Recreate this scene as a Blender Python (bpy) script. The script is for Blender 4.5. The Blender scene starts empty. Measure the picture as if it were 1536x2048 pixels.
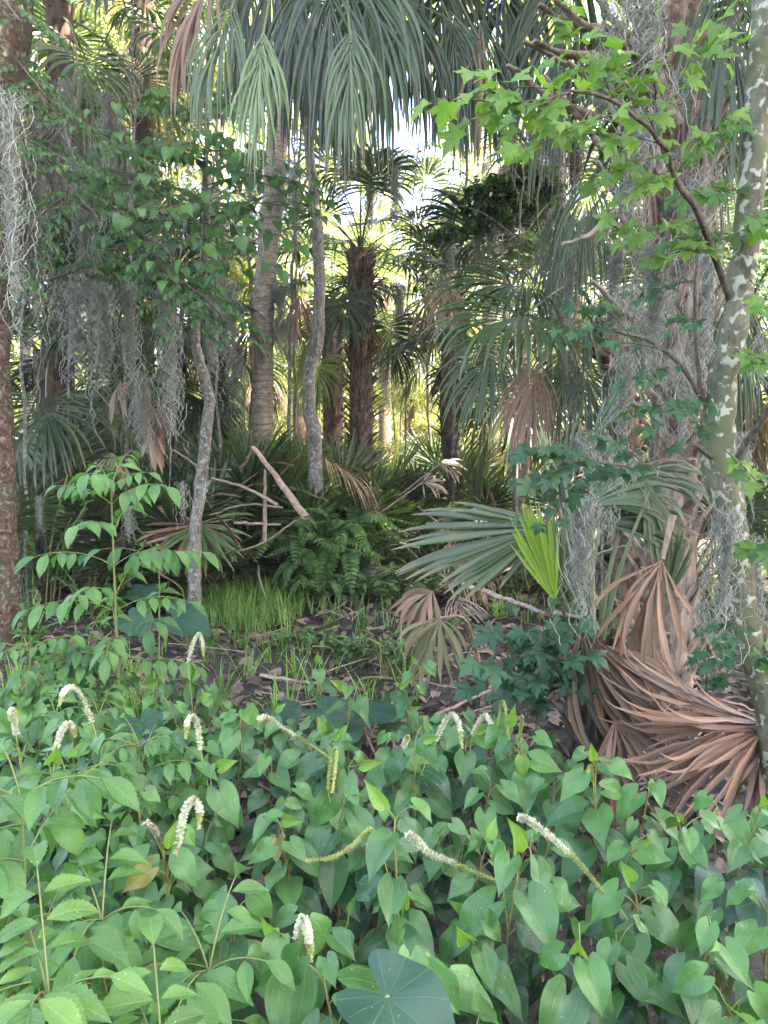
import bpy, math
import numpy as np
from math import radians, sin, cos, pi, tan, atan2, sqrt
from mathutils import Vector

scene = bpy.context.scene
COL = scene.collection
RNG = np.random.default_rng(11)
def rn(a=0., b=1.): return float(RNG.uniform(a, b))

# ------------------------------------------------------------------ camera, sky, sun, exposure
CAM_Z, PITCH, FPX = 1.55, radians(5.4), 1540.0
cam_d = bpy.data.cameras.new('camera'); cam = bpy.data.objects.new('camera', cam_d); COL.objects.link(cam)
cam.location = (0, 0, CAM_Z); cam.rotation_euler = (radians(90) - PITCH, 0, 0)
cam_d.sensor_fit = 'VERTICAL'; cam_d.sensor_height = 24; cam_d.lens = 24 * FPX / 2048
cam_d.clip_start = 0.02; cam_d.clip_end = 400
scene.camera = cam
SUN_EL, SUN_AZ = radians(50), radians(112)         # azimuth clockwise from +Y: the sun stands to the right, a little behind
world = bpy.data.worlds.new('World'); scene.world = world; world.use_nodes = True
wnt = world.node_tree; wnt.nodes.clear()
wo = wnt.nodes.new('ShaderNodeOutputWorld'); wb = wnt.nodes.new('ShaderNodeBackground'); ws = wnt.nodes.new('ShaderNodeTexSky')
ws.sky_type = 'NISHITA'; ws.sun_disc = False; ws.sun_elevation = SUN_EL; ws.sun_rotation = SUN_AZ
ws.dust_density = 3.0; ws.air_density = 1.0; ws.ozone_density = 1.0
wb.inputs[1].default_value = 0.15
wm = wnt.nodes.new('ShaderNodeMix'); wm.data_type = 'RGBA'; wm.blend_type = 'MULTIPLY'; wm.inputs[0].default_value = 1; wm.inputs[7].default_value = (1.11, .99, .97, 1)   # a hazy, whitish sky
wnt.links.new(ws.outputs[0], wm.inputs[6]); wnt.links.new(wm.outputs[2], wb.inputs[0]); wnt.links.new(wb.outputs[0], wo.inputs[0])
sun_d = bpy.data.lights.new('sun', 'SUN'); sun_d.energy = 5.0; sun_d.angle = radians(0.5); sun_d.color = (1, .92, .80)
sun = bpy.data.objects.new('sun', sun_d); COL.objects.link(sun); sun.location = (0, 10, 30)
sdir = Vector((sin(SUN_AZ) * cos(SUN_EL), cos(SUN_AZ) * cos(SUN_EL), sin(SUN_EL)))
sun.rotation_euler = sdir.to_track_quat('Z', 'Y').to_euler()
vs = scene.view_settings; vs.view_transform = 'Standard'; vs.look = 'None'; vs.gamma = 1.0; vs.exposure = 3.38
cy = scene.cycles; cy.max_bounces = 6; cy.diffuse_bounces = 4; cy.glossy_bounces = 2; cy.transmission_bounces = 4; cy.transparent_max_bounces = 4
cy.use_denoising = True; cy.sample_clamp_indirect = 6; cy.caustics_reflective = False; cy.caustics_refractive = False

def P(px, py, Y):                                    # world point at distance Y seen at photo pixel (px, py)
    xc, yc = (px - 768) / FPX, -(py - 1024) / FPX
    dy = cos(PITCH) + yc * sin(PITCH); dz = -sin(PITCH) + yc * cos(PITCH)
    t = Y / dy
    return np.array([xc * t, Y, CAM_Z + dz * t])
def H(x, y):
    return 0.025 * np.sin(x * 1.7 + 1) * np.sin(y * 1.3) + 0.02 * np.sin(x * 4.1 + y * 2.3)
def G(px, py):
    a = P(px, py, 1.0) - np.array([0, 0, CAM_Z]); t = CAM_Z / -a[2]
    p = a * t; return np.array([p[0], p[1], float(H(p[0], p[1]))])
def A(*v): return np.array(v, float)
def nz(v): return v / (np.linalg.norm(v, axis=-1, keepdims=True) + 1e-9)
UP = A(0, 0, 1)

# ------------------------------------------------------------------ mesh builder
class MB:
    def __init__(s): s.v = []; s.f3 = []; s.f4 = []; s.a = []; s.n = 0
    def add(s, v, f, a):
        v = np.asarray(v, float).reshape(-1, 3); f = np.asarray(f, int)
        s.v.append(v); s.a.append(np.asarray(a, float).reshape(-1, 3))
        if f.size: (s.f3 if f.shape[1] == 3 else s.f4).append(f + s.n)
        s.n += len(v)
    def build(s, name, mat, parent=None, origin=None, smooth=True):
        o_w = A(0, 0, 0) if origin is None else np.asarray(origin, float)
        if parent is not None: o_w = wloc(parent)
        v = np.concatenate(s.v) - o_w; a = np.concatenate(s.a)
        f3 = np.concatenate(s.f3) if s.f3 else np.zeros((0, 3), int); f4 = np.concatenate(s.f4) if s.f4 else np.zeros((0, 4), int)
        me = bpy.data.meshes.new(name)
        me.vertices.add(len(v)); me.vertices.foreach_set('co', v.astype(np.float32).ravel())
        nl = f3.size + f4.size; me.loops.add(nl)
        me.loops.foreach_set('vertex_index', np.concatenate([f3.ravel(), f4.ravel()]).astype(np.int32))
        me.polygons.add(len(f3) + len(f4))
        st = np.concatenate([np.arange(len(f3)) * 3, f3.size + np.arange(len(f4)) * 4]).astype(np.int32)
        me.polygons.foreach_set('loop_start', st)
        me.polygons.foreach_set('use_smooth', np.full(len(st), smooth))
        at = me.attributes.new('lf', 'FLOAT_VECTOR', 'POINT'); at.data.foreach_set('vector', a.astype(np.float32).ravel())
        me.update(calc_edges=True); me.validate()
        me.materials.append(mat)
        o = bpy.data.objects.new(name, me); COL.objects.link(o)
        if parent is not None: o.parent = parent
        elif origin is not None: o.location = Vector(origin)
        return o
def wloc(o):
    p = A(0, 0, 0)
    while o is not None: p = p + np.array(o.location); o = o.parent
    return p
def tag(o, label=None, cat=None, group=None, kind=None):
    if label: o['label'] = label
    if cat: o['category'] = cat
    if group: o['group'] = group
    if kind: o['kind'] = kind
    return o
def thing(name, base, label, cat, group=None):
    o = bpy.data.objects.new(name, None); COL.objects.link(o); o.location = Vector(base); o.empty_display_size = .1
    return tag(o, label, cat, group)

# ------------------------------------------------------------------ materials
def newmat(name):
    m = bpy.data.materials.new(name); m.use_nodes = True; nt = m.node_tree; nt.nodes.clear(); return m, nt
def node(nt, t, ins=None, **props):
    n = nt.nodes.new(t)
    for k, v in props.items(): setattr(n, k, v)
    for k, v in (ins or {}).items():
        if isinstance(v, bpy.types.NodeSocket): nt.links.new(v, n.inputs[k])
        else: n.inputs[k].default_value = v
    return n
def mth(nt, op, a, b=0.0, c=0.0, clamp=False):
    n = nt.nodes.new('ShaderNodeMath'); n.operation = op; n.use_clamp = clamp
    for i, v in enumerate((a, b, c)):
        if isinstance(v, bpy.types.NodeSocket): nt.links.new(v, n.inputs[i])
        else: n.inputs[i].default_value = v
    return n.outputs[0]
def mix(nt, fac, a, b, bt='MIX'):
    n = nt.nodes.new('ShaderNodeMix'); n.data_type = 'RGBA'; n.blend_type = bt
    for i, v in ((0, fac), (6, a), (7, b)):
        if isinstance(v, bpy.types.NodeSocket): nt.links.new(v, n.inputs[i])
        else: n.inputs[i].default_value = (v if i == 0 else (*v, 1))
    return n.outputs[2]
def lfattr(nt):
    at = node(nt, 'ShaderNodeAttribute', attribute_name='lf')
    sp = node(nt, 'ShaderNodeSeparateXYZ', {0: at.outputs['Vector']})
    return sp.outputs[0], sp.outputs[1], sp.outputs[2]
def smst(nt, x, lo, hi):
    n = node(nt, 'ShaderNodeMapRange', interpolation_type='SMOOTHSTEP')
    if isinstance(x, bpy.types.NodeSocket): nt.links.new(x, n.inputs[0])
    n.inputs[1].default_value = lo; n.inputs[2].default_value = hi; return n.outputs[0]
def noise(nt, scale, detail=3, vec=None, rough=.6):
    ins = {'Scale': scale, 'Detail': detail, 'Roughness': rough}
    if vec is not None: ins['Vector'] = vec
    return node(nt, 'ShaderNodeTexNoise', ins).outputs[0]
def objco(nt): return node(nt, 'ShaderNodeTexCoord').outputs['Object']

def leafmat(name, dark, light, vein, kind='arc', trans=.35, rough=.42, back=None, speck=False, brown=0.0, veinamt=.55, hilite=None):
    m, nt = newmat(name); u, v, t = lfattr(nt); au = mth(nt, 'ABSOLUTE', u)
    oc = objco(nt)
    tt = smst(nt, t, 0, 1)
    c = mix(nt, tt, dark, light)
    c = mix(nt, smst(nt, t, 1.1, 1.3), c, (.30, .27, .05))
    nf = noise(nt, 9, 4, oc); c = mix(nt, mth(nt, 'MULTIPLY', smst(nt, nf, .35, .75), .45), c, tuple(x * .55 for x in dark))
    if kind == 'arc':
        q = mth(nt, 'FRACT', mth(nt, 'ADD', mth(nt, 'DIVIDE', au, .46), .5)); q = mth(nt, 'ABSOLUTE', mth(nt, 'SUBTRACT', q, .5))
        line = mth(nt, 'SUBTRACT', 1.0, smst(nt, q, .02, .085))
        w = mth(nt, 'MULTIPLY', line, mth(nt, 'SUBTRACT', 1.0, smst(nt, v, .45, .95)))
        mid = mth(nt, 'SUBTRACT', 1.0, smst(nt, au, .012, .05)); w = mth(nt, 'MAXIMUM', w, mid)
    elif kind == 'pin':
        q = mth(nt, 'FRACT', mth(nt, 'SUBTRACT', mth(nt, 'MULTIPLY', v, 8.0), mth(nt, 'MULTIPLY', au, 1.6)))
        q = mth(nt, 'ABSOLUTE', mth(nt, 'SUBTRACT', q, .5))
        line = mth(nt, 'MULTIPLY', mth(nt, 'SUBTRACT', 1.0, smst(nt, q, .02, .13)), .6)
        mid = mth(nt, 'SUBTRACT', 1.0, smst(nt, au, .02, .09)); w = mth(nt, 'MAXIMUM', line, mid)
    else:                                            # radial veins from the leaf's foot
        an = mth(nt, 'ARCTAN2', u, v)
        q = mth(nt, 'FRACT', mth(nt, 'ADD', mth(nt, 'DIVIDE', an, .62), .5)); q = mth(nt, 'ABSOLUTE', mth(nt, 'SUBTRACT', q, .5))
        rr = mth(nt, 'SQRT', mth(nt, 'ADD', mth(nt, 'MULTIPLY', u, u), mth(nt, 'MULTIPLY', v, v)))
        w = mth(nt, 'SUBTRACT', 1.0, smst(nt, mth(nt, 'MULTIPLY', q, mth(nt, 'ADD', rr, .12)), .004, .02))
    wv = mth(nt, 'MULTIPLY', w, veinamt)
    c = mix(nt, wv, c, vein)
    if brown:
        nb = noise(nt, 14, 3, oc); c = mix(nt, mth(nt, 'MULTIPLY', smst(nt, nb, .66, .72), brown), c, (.16, .09, .04))
    if speck:
        vo = node(nt, 'ShaderNodeTexVoronoi', {'Vector': oc, 'Scale': 95.0}).outputs[0]
        s1 = mth(nt, 'MULTIPLY', mth(nt, 'SUBTRACT', 1.0, smst(nt, vo, .08, .16)), smst(nt, noise(nt, 22, 2, oc), .56, .62))
        c = mix(nt, mth(nt, 'MULTIPLY', s1, .7), c, (.62, .66, .5))
    geo = node(nt, 'ShaderNodeNewGeometry')
    bk = back or tuple(min(1, x * 1.25 + .015) for x in light)
    c2 = mix(nt, mth(nt, 'MULTIPLY', geo.outputs['Backfacing'], .6), c, bk)
    orr = node(nt, 'ShaderNodeObjectInfo').outputs['Random']
    c = mix(nt, mth(nt, 'MULTIPLY', orr, .34), c, tuple(x * .45 for x in dark))
    bump = node(nt, 'ShaderNodeBump', {'Strength': .35, 'Distance': .004, 'Height': mth(nt, 'SUBTRACT', noise(nt, 60, 2, oc), w)})
    pb = node(nt, 'ShaderNodeBsdfPrincipled', {'Base Color': c2, 'Roughness': rough, 'Normal': bump.outputs[0]})
    pb.inputs['Specular IOR Level'].default_value = .5
    tc = mix(nt, 1.0, c, (1.25, 1.5, .6), 'MULTIPLY')
    tr = node(nt, 'ShaderNodeBsdfTranslucent', {'Color': tc})
    ms = node(nt, 'ShaderNodeMixShader', {0: trans, 1: pb.outputs[0], 2: tr.outputs[0]})
    node(nt, 'ShaderNodeOutputMaterial', {0: ms.outputs[0]}); return m

def frondmat(name, dark, light, tip, trans=.2, rough=.38, tipamt=.8):
    m, nt = newmat(name); u, v, t = lfattr(nt)
    c = mix(nt, smst(nt, t, 0, 1), dark, light)
    cmb = node(nt, 'ShaderNodeCombineXYZ', {0: mth(nt, 'MULTIPLY', u, 2.2), 1: mth(nt, 'MULTIPLY', v, .8), 2: mth(nt, 'MULTIPLY', t, 37.0)})
    st = noise(nt, 3.0, 5, cmb.outputs[0], .7)
    c = mix(nt, mth(nt, 'MULTIPLY', smst(nt, st, .42, .7), .5), c, tuple(x * .45 for x in dark))
    orr = node(nt, 'ShaderNodeObjectInfo').outputs['Random']
    c = mix(nt, mth(nt, 'MULTIPLY', smst(nt, orr, .5, 1.0), .55), c, tuple(min(1, x * 1.5 + .02) for x in light)); c = mix(nt, mth(nt, 'MULTIPLY', smst(nt, orr, .5, .0), .5), c, dark)
    blot = noise(nt, 7.0, 3, objco(nt)); c = mix(nt, mth(nt, 'MULTIPLY', smst(nt, blot, .55, .72), .35), c, tip)
    c = mix(nt, mth(nt, 'MULTIPLY', smst(nt, v, .8, 1.0), tipamt), c, tip)
    pb = node(nt, 'ShaderNodeBsdfPrincipled', {'Base Color': c, 'Roughness': rough}); pb.inputs['Specular IOR Level'].default_value = .6
    tr = node(nt, 'ShaderNodeBsdfTranslucent', {'Color': mix(nt, 1.0, c, (1.3, 1.5, .7), 'MULTIPLY')})
    ms = node(nt, 'ShaderNodeMixShader', {0: trans, 1: pb.outputs[0], 2: tr.outputs[0]})
    node(nt, 'ShaderNodeOutputMaterial', {0: ms.outputs[0]}); return m

def barkmat(name, a, b, scale=12, squash=(1, 1, .35), rough=.9, bump=.6, rings=0, lichen=None, moss=None, dist=.01):
    m, nt = newmat(name); oc = objco(nt)
    mp = node(nt, 'ShaderNodeMapping', {'Vector': oc, 'Scale': squash}).outputs[0]
    n1 = noise(nt, scale, 6, mp, .65); n2 = noise(nt, scale * 4, 4, mp, .7)
    h = mth(nt, 'ADD', mth(nt, 'MULTIPLY', n1, .6), mth(nt, 'MULTIPLY', n2, .4))
    c = mix(nt, smst(nt, h, .36, .64), a, b)
    if rings:
        z = node(nt, 'ShaderNodeSeparateXYZ', {0: oc}).outputs[2]
        zz = mth(nt, 'ADD', mth(nt, 'MULTIPLY', z, rings), mth(nt, 'MULTIPLY', noise(nt, 6, 2, oc), 1.3))
        r = mth(nt, 'ABSOLUTE', mth(nt, 'SUBTRACT', mth(nt, 'FRACT', zz), .5)); r = smst(nt, r, .02, .16)
        c = mix(nt, mth(nt, 'MULTIPLY', mth(nt, 'SUBTRACT', 1.0, r), .5), c, tuple(x * .5 for x in a)); h = mth(nt, 'ADD', h, mth(nt, 'MULTIPLY', r, .3))
    if moss:
        c = mix(nt, smst(nt, noise(nt, 5, 4, oc), .42, .62), c, moss)
    if lichen:
        vo = node(nt, 'ShaderNodeTexNoise', {'Vector': oc, 'Scale': 30.0, 'Detail': 5.0, 'Distortion': .35}).outputs[0]
        k = smst(nt, vo, .54, .62); edge = noise(nt, 70, 3, oc)
        lc = mix(nt, edge, tuple(x * .7 for x in lichen), lichen)
        c = mix(nt, mth(nt, 'MULTIPLY', k, .9), c, lc); h = mth(nt, 'ADD', h, mth(nt, 'MULTIPLY', k, .3))
    bp = node(nt, 'ShaderNodeBump', {'Strength': bump, 'Distance': dist, 'Height': h})
    pb = node(nt, 'ShaderNodeBsdfPrincipled', {'Base Color': c, 'Roughness': rough, 'Normal': bp.outputs[0]}); pb.inputs['Specular IOR Level'].default_value = .25
    node(nt, 'ShaderNodeOutputMaterial', {0: pb.outputs[0]}); return m

def stemmat(name, a, b, rough=.5):
    m, nt = newmat(name); u, v, t = lfattr(nt)
    c = mix(nt, smst(nt, t, 0, 1), a, b); c = mix(nt, mth(nt, 'MULTIPLY', smst(nt, noise(nt, 30, 3, objco(nt)), .5, .7), .4), c, tuple(x * .5 for x in a))
    pb = node(nt, 'ShaderNodeBsdfPrincipled', {'Base Color': c, 'Roughness': rough})
    node(nt, 'ShaderNodeOutputMaterial', {0: pb.outputs[0]}); return m

M = {}
M['heart'] = leafmat('lizard_leaf', (.022, .082, .032), (.125, .285, .072), (.20, .34, .12), 'arc', .22, .38, back=(.12, .20, .09), speck=True, brown=.5, veinamt=.2)
M['heartdark'] = leafmat('tree_leaf', (.030, .085, .030), (.095, .22, .04), (.12, .22, .07), 'arc', .4, .45, veinamt=.3)
M['elder'] = leafmat('elder_leaf', (.040, .125, .045), (.13, .29, .075), (.22, .36, .12), 'pin', .35, .45, speck=False, veinamt=.4)
M['elderfront'] = leafmat('front_elder_leaf', (.085, .20, .050), (.19, .36, .085), (.30, .46, .17), 'pin', .35, .5, speck=True, veinamt=.45)
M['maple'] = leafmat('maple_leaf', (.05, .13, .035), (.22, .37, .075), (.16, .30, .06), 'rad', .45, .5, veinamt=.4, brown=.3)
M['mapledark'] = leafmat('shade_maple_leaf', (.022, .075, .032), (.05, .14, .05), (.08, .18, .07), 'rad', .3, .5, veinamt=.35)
M['taro'] = leafmat('taro_leaf', (.026, .072, .042), (.050, .118, .062), (.10, .19, .12), 'rad', .2, .4, veinamt=.6, speck=True)
M['fern'] = leafmat('fern_leaf', (.04, .11, .025), (.12, .23, .05), (.1, .2, .05), 'pin', .3, .5)
M['forb'] = leafmat('forb_leaf', (.035, .09, .028), (.12, .23, .06), (.12, .2, .07), 'pin', .3, .5)
M['cedar'] = leafmat('cedar_leaf', (.018, .045, .012), (.06, .13, .02), (.05, .1, .03), 'pin', .3, .6)
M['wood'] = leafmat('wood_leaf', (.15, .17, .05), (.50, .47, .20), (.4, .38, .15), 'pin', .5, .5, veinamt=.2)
M['grass'] = frondmat('grass_blade', (.07, .18, .03), (.20, .36, .06), (.30, .27, .12), .35, .5, .4)
M['drygrass'] = frondmat('dry_grass_blade', (.12, .13, .055), (.30, .27, .13), (.3, .25, .14), .3, .6, .4)
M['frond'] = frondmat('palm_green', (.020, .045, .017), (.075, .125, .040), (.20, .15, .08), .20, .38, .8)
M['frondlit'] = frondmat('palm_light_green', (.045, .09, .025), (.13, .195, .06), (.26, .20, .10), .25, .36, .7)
M['frondsunpaint'] = frondmat('palm_sun_painted', (.09, .14, .05), (.26, .32, .11), (.36, .26, .12), .4, .4, .8)  # paler yellow copy of the palm green; sunlight painted into far fronds
M['frondyoung'] = frondmat('palm_young', (.10, .20, .02), (.24, .38, .04), (.3, .3, .1), .4, .4, .3)
M['dead'] = frondmat('palm_dead', (.075, .046, .028), (.31, .20, .12), (.22, .15, .10), .1, .6, .5)
M['deadred'] = frondmat('palm_dead_red', (.085, .045, .027), (.33, .19, .105), (.20, .14, .10), .1, .5, .4)
M['deadgrey'] = frondmat('palm_dead_grey', (.13, .10, .068), (.33, .265, .185), (.26, .2, .14), .1, .7, .3)
M['trunk'] = barkmat('palm_bark', (.20, .165, .125), (.46, .39, .30), 7, (1, 1, 2.2), rings=14)
M['trunkred'] = barkmat('palm_bark_red', (.045, .032, .024), (.16, .105, .072), 11, (1, 1, 1.4), rings=9, moss=(.075, .075, .045), lichen=(.24, .23, .19), dist=.03)
M['boot'] = barkmat('palm_boot', (.075, .048, .034), (.22, .155, .105), 10, (1, 1, .3))
M['bootpale'] = barkmat('palm_boot_pale', (.095, .074, .056), (.36, .29, .22), 8, (1, 1, .22))
M['bootdark'] = barkmat('palm_boot_dark', (.035, .026, .02), (.12, .085, .06), 10, (1, 1, .3))
M['bark'] = barkmat('grey_bark', (.09, .082, .068), (.24, .22, .185), 14, (1, 1, .4), lichen=(.36, .38, .31))
M['mapbark'] = barkmat('maple_bark', (.075, .072, .05), (.20, .195, .13), 10, (1, 1, .5), lichen=(.52, .53, .42), moss=(.12, .135, .065), bump=.5)
M['twig'] = barkmat('twig_bark', (.06, .048, .035), (.17, .14, .105), 20)
M['stem'] = stemmat('green_stem', (.16, .22, .06), (.28, .24, .09))
M['stalk'] = stemmat('palm_stalk', (.075, .12, .05), (.15, .18, .07))
M['stalkdead'] = barkmat('dead_stalk', (.20, .145, .10), (.42, .34, .26), 8, (1, 1, .5), bump=.4)
M['moss'] = stemmat('spanish_moss', (.20, .22, .175), (.42, .44, .37), .9)
M['mossdark'] = stemmat('spanish_moss_brown', (.13, .115, .09), (.27, .25, .20), .9)
M['floret'] = stemmat('white_floret', (.74, .78, .50), (.86, .86, .72), .6)
M['spikegreen'] = stemmat('green_spike', (.38, .45, .12), (.58, .62, .24), .6)
M['spikestalk'] = stemmat('spike_stalk', (.28, .36, .08), (.40, .45, .12), .5)
M['litter'] = frondmat('litter_leaf', (.07, .05, .035), (.30, .23, .165), (.2, .15, .1), .05, .7, .2)

def groundmat():
    m, nt = newmat('mud'); oc = objco(nt)
    n1 = noise(nt, 1.3, 6, oc); n2 = noise(nt, 14, 6, oc, .7); n3 = noise(nt, 60, 4, oc, .7)
    c = mix(nt, smst(nt, n2, .4, .65), (.018, .015, .012), (.065, .05, .038))
    c = mix(nt, mth(nt, 'MULTIPLY', smst(nt, n3, .55, .68), .6), c, (.15, .11, .08))
    c = mix(nt, mth(nt, 'MULTIPLY', smst(nt, n1, .5, .62), .35), c, (.05, .06, .025))
    h = mth(nt, 'ADD', mth(nt, 'MULTIPLY', n2, .7), mth(nt, 'MULTIPLY', n3, .3))
    bp = node(nt, 'ShaderNodeBump', {'Strength': .9, 'Distance': .04, 'Height': h})
    pb = node(nt, 'ShaderNodeBsdfPrincipled', {'Base Color': c, 'Roughness': .75, 'Normal': bp.outputs[0]})
    node(nt, 'ShaderNodeOutputMaterial', {0: pb.outputs[0]}); return m
M['ground'] = groundmat()

# ------------------------------------------------------------------ shapes
def tube(mb, pts, rad, sides=6, t=.5, flat=1.0, cap=True, bump=0.0, side=None):
    pts = np.asarray(pts, float); K = len(pts); rad = np.broadcast_to(np.asarray(rad, float), (K,)).copy()
    T = nz(np.gradient(pts, axis=0)); ref = UP if abs(nz(pts[-1] - pts[0])[2]) < .9 else A(0, 1, 0)
    S = nz(np.cross(T, ref)) if side is None else nz(side - T * (T @ side)[:, None]); B = np.cross(S, T)
    th = np.arange(sides) * 2 * pi / sides
    rr = rad[:, None] * np.ones((1, sides))
    if bump: rr = rr * (1 + bump * RNG.normal(0, 1, rr.shape))
    v = pts[:, None] + rr[..., None] * (np.cos(th)[None, :, None] * S[:, None] + flat * np.sin(th)[None, :, None] * B[:, None])
    i = np.arange(K - 1)[:, None] * sides; j = np.arange(sides)[None]; j2 = (j + 1) % sides
    f = np.stack([i + j, i + j2, i + sides + j2, i + sides + j], -1).reshape(-1, 4)
    a = np.zeros((K, sides, 3)); a[..., 0] = (th / pi - 1)[None]; a[..., 1] = np.linspace(0, 1, K)[:, None]; a[..., 2] = t
    mb.add(v.reshape(-1, 3), f, a)
    if cap and sides > 2:
        n0 = mb.n
        mb.add(v[-1], np.array([[0, k, k + 1] for k in range(1, sides - 1)]), a[-1])
def curve(pts, n=16, jit=0.0):                       # Catmull-Rom through the points
    p = np.asarray(pts, float)
    if len(p) < 3: q = p[0] + (p[-1] - p[0]) * np.linspace(0, 1, n)[:, None]
    else:
        e = np.vstack([2 * p[0] - p[1], p, 2 * p[-1] - p[-2]]); u = np.linspace(0, len(p) - 1 - 1e-6, n); i = u.astype(int); f = (u - i)[:, None]
        a, b, c, d = e[i], e[i + 1], e[i + 2], e[i + 3]
        q = .5 * (2 * b + (c - a) * f + (2 * a - 5 * b + 4 * c - d) * f ** 2 + (3 * b - a - 3 * c + d) * f ** 3)
    if jit:
        j = RNG.normal(0, jit, q.shape); j[0] = 0; q = q + j
    return q

def gridfaces(R, C):
    i = np.arange(R - 1)[:, None] * C; j = np.arange(C - 1)[None]
    return np.stack([i + j, i + j + 1, i + C + j + 1, i + C + j], -1).reshape(-1, 4)
def bendit(v, bend, fold, wave=0, ph=0):
    x, y, z = v[:, 0].copy(), v[:, 1].copy(), v[:, 2].copy()
    z = z + fold * np.abs(x) + wave * np.sin(y * 8 + ph + np.sign(x)) * np.abs(x) * 2
    if abs(bend) > 1e-3:
        a = bend * y; Y = np.sin(a) / bend - z * -np.sin(a) * 0; Z = -(1 - np.cos(a)) / bend
        y2 = Y + z * np.sin(a); z2 = Z + z * np.cos(a)
    else: y2, z2 = y, z
    return np.stack([x, y2, z2], 1)
def rowleaf(prof, asp, rows=9, cols=7, cord=0.0, bend=.8, fold=.25, wave=.05, ph=0, saw=0, nsaw=9):
    vv = np.linspace(0, 1, rows); uu = np.linspace(-1, 1, cols)
    w = np.interp(vv, *zip(*prof)) * asp
    V, U = np.meshgrid(vv, uu, indexing='ij'); W = np.repeat(w[:, None], cols, 1)
    if saw:
        e = 1 + saw * ((np.arange(rows) % 2) * 2 - 1); W = W * np.where(np.abs(U) > .99, e[:, None], 1)
    x = U * W; y = V - cord * (1 - V) ** 5 * np.sin(np.abs(U) * pi * .72)
    v = bendit(np.stack([x.ravel(), y.ravel(), np.zeros(x.size)], 1), bend, fold, wave, ph)
    return v, gridfaces(rows, cols), np.stack([U.ravel(), V.ravel()], 1)
def starleaf(half, bend=.6, fold=.15, centre=(0, .3), wave=.05, ph=0, smooth=0):
    h = np.array(half, float)
    o = np.vstack([h, (h * [-1, 1])[::-1][1:-1] if abs(h[0, 0]) < 1e-6 else (h * [-1, 1])[::-1][1:]])
    if smooth:
        q = curve(np.column_stack([np.vstack([o, o[:1]]), np.zeros(len(o) + 1)]), smooth)[:-1, :2]; o = q
    n = len(o); c = np.array(centre)
    r = np.vstack([c[None], c + (o - c) * .35, c + (o - c) * .7, o])
    f = [[0, 1 + i, 1 + (i + 1) % n] for i in range(n)]
    f4 = [[1 + k * n + i, 1 + (k + 1) * n + i, 1 + (k + 1) * n + (i + 1) % n, 1 + k * n + (i + 1) % n] for k in (0, 1) for i in range(n)]
    f = f + [[a, b, c_] for a, b, c_, d in f4] + [[a, c_, d] for a, b, c_, d in f4]
    v = bendit(np.column_stack([r, np.zeros(len(r))]), bend, fold, wave, ph)
    return v, np.array(f), r
def put(mb, tpl, o, d, n, s, t):                     # many leaves of one template
    V, F, UVv = tpl; o = np.atleast_2d(o); k = len(o); d = nz(np.broadcast_to(d, (k, 3))); n = np.broadcast_to(n, (k, 3))
    n = nz(n - d * np.sum(n * d, -1, keepdims=True)); sd = np.cross(d, n); s = np.broadcast_to(np.asarray(s, float), (k,)); t = np.broadcast_to(np.asarray(t, float), (k,))
    W = o[:, None] + s[:, None, None] * (V[None, :, 0, None] * sd[:, None] + V[None, :, 1, None] * d[:, None] + V[None, :, 2, None] * n[:, None])
    a = np.concatenate([np.broadcast_to(UVv[None], (k, len(V), 2)), np.broadcast_to(t[:, None, None], (k, len(V), 1))], -1)
    f = (F[None] + (np.arange(k) * len(V))[:, None, None]).reshape(-1, F.shape[1])
    mb.add(W.reshape(-1, 3), f, a.reshape(-1, 3))

PH = [(0, .62), (.05, .85), (.13, .98), (.22, 1), (.34, .92), (.48, .74), (.61, .53), (.73, .33), (.83, .17), (.91, .065), (.96, .025), (1, 0.0)]
PL = [(0, 0.02), (.1, .38), (.25, .8), (.42, 1), (.6, .86), (.76, .52), (.9, .2), (1, 0)]
PO = [(0, 0.1), (.08, .55), (.22, .92), (.42, 1), (.62, .85), (.8, .5), (.92, .2), (1, 0)]
T_HEART = [rowleaf(PH, .35 + .02 * (i % 3), 12, 9, .24, b, f, w, i) for i, (b, f, w) in enumerate([(.6, .3, .09), (.3, .4, .05), (.9, .15, .10), (.15, .25, .12), (.5, .05, .07), (.75, .45, .06)])]
T_YOUNG = [rowleaf(PH, .24, 9, 7, .12, -.3, .9, .04), rowleaf(PH, .28, 9, 7, .14, .3, .6, .04)]
T_HSMALL = [rowleaf(PH, .37, 6, 5, .15, b, f, .04) for b, f in ((.8, .3), (.3, .2), (1.2, .1))]
T_LANCE = [rowleaf(PL, .22, 9, 5, 0, b, f, .05) for b, f in ((.9, .35), (.5, .5), (1.4, .2))]
T_SAW = [rowleaf(PL, .21, 25, 5, 0, b, f, .07, i, saw=.075) for i, (b, f) in enumerate(((.8, .35), (.4, .5), (1.2, .25)))]
T_LOW = [rowleaf(PO, .24, 4, 3, 0, b, .35, 0) for b in (.5, 1.1)]
T_OVAL = [rowleaf(PO, .3, 5, 3, 0, b, .3, 0) for b in (.4, 1.0)]
MAPLE = [(0, 0), (.12, -.06), (.26, -.03), (.50, -.04), (.42, .08), (.41, .16), (.33, .26), (.45, .31), (.50, .40), (.74, .60), (.52, .56), (.42, .64), (.34, .56), (.24, .57), (.28, .74), (.18, .80), (.11, .93), (0, 1.16)]
T_MAPLE = [starleaf(MAPLE, b, f, (0, .3), w) for b, f, w in ((.5, .2, .05), (.9, .1, .08), (.2, .35, .04), (1.3, .2, .06))]
TARO = [(0, -.06), (.06, -.2), (.14, -.36), (.24, -.42), (.34, -.33), (.42, -.12), (.44, .1), (.38, .33), (.27, .54), (.13, .72), (0, .84)]
T_TARO = [starleaf(TARO, b, f, (0, .02), w, smooth=44) for b, f, w in ((.5, .12, .06), (.9, .25, .05), (.3, .05, .09))]

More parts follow.
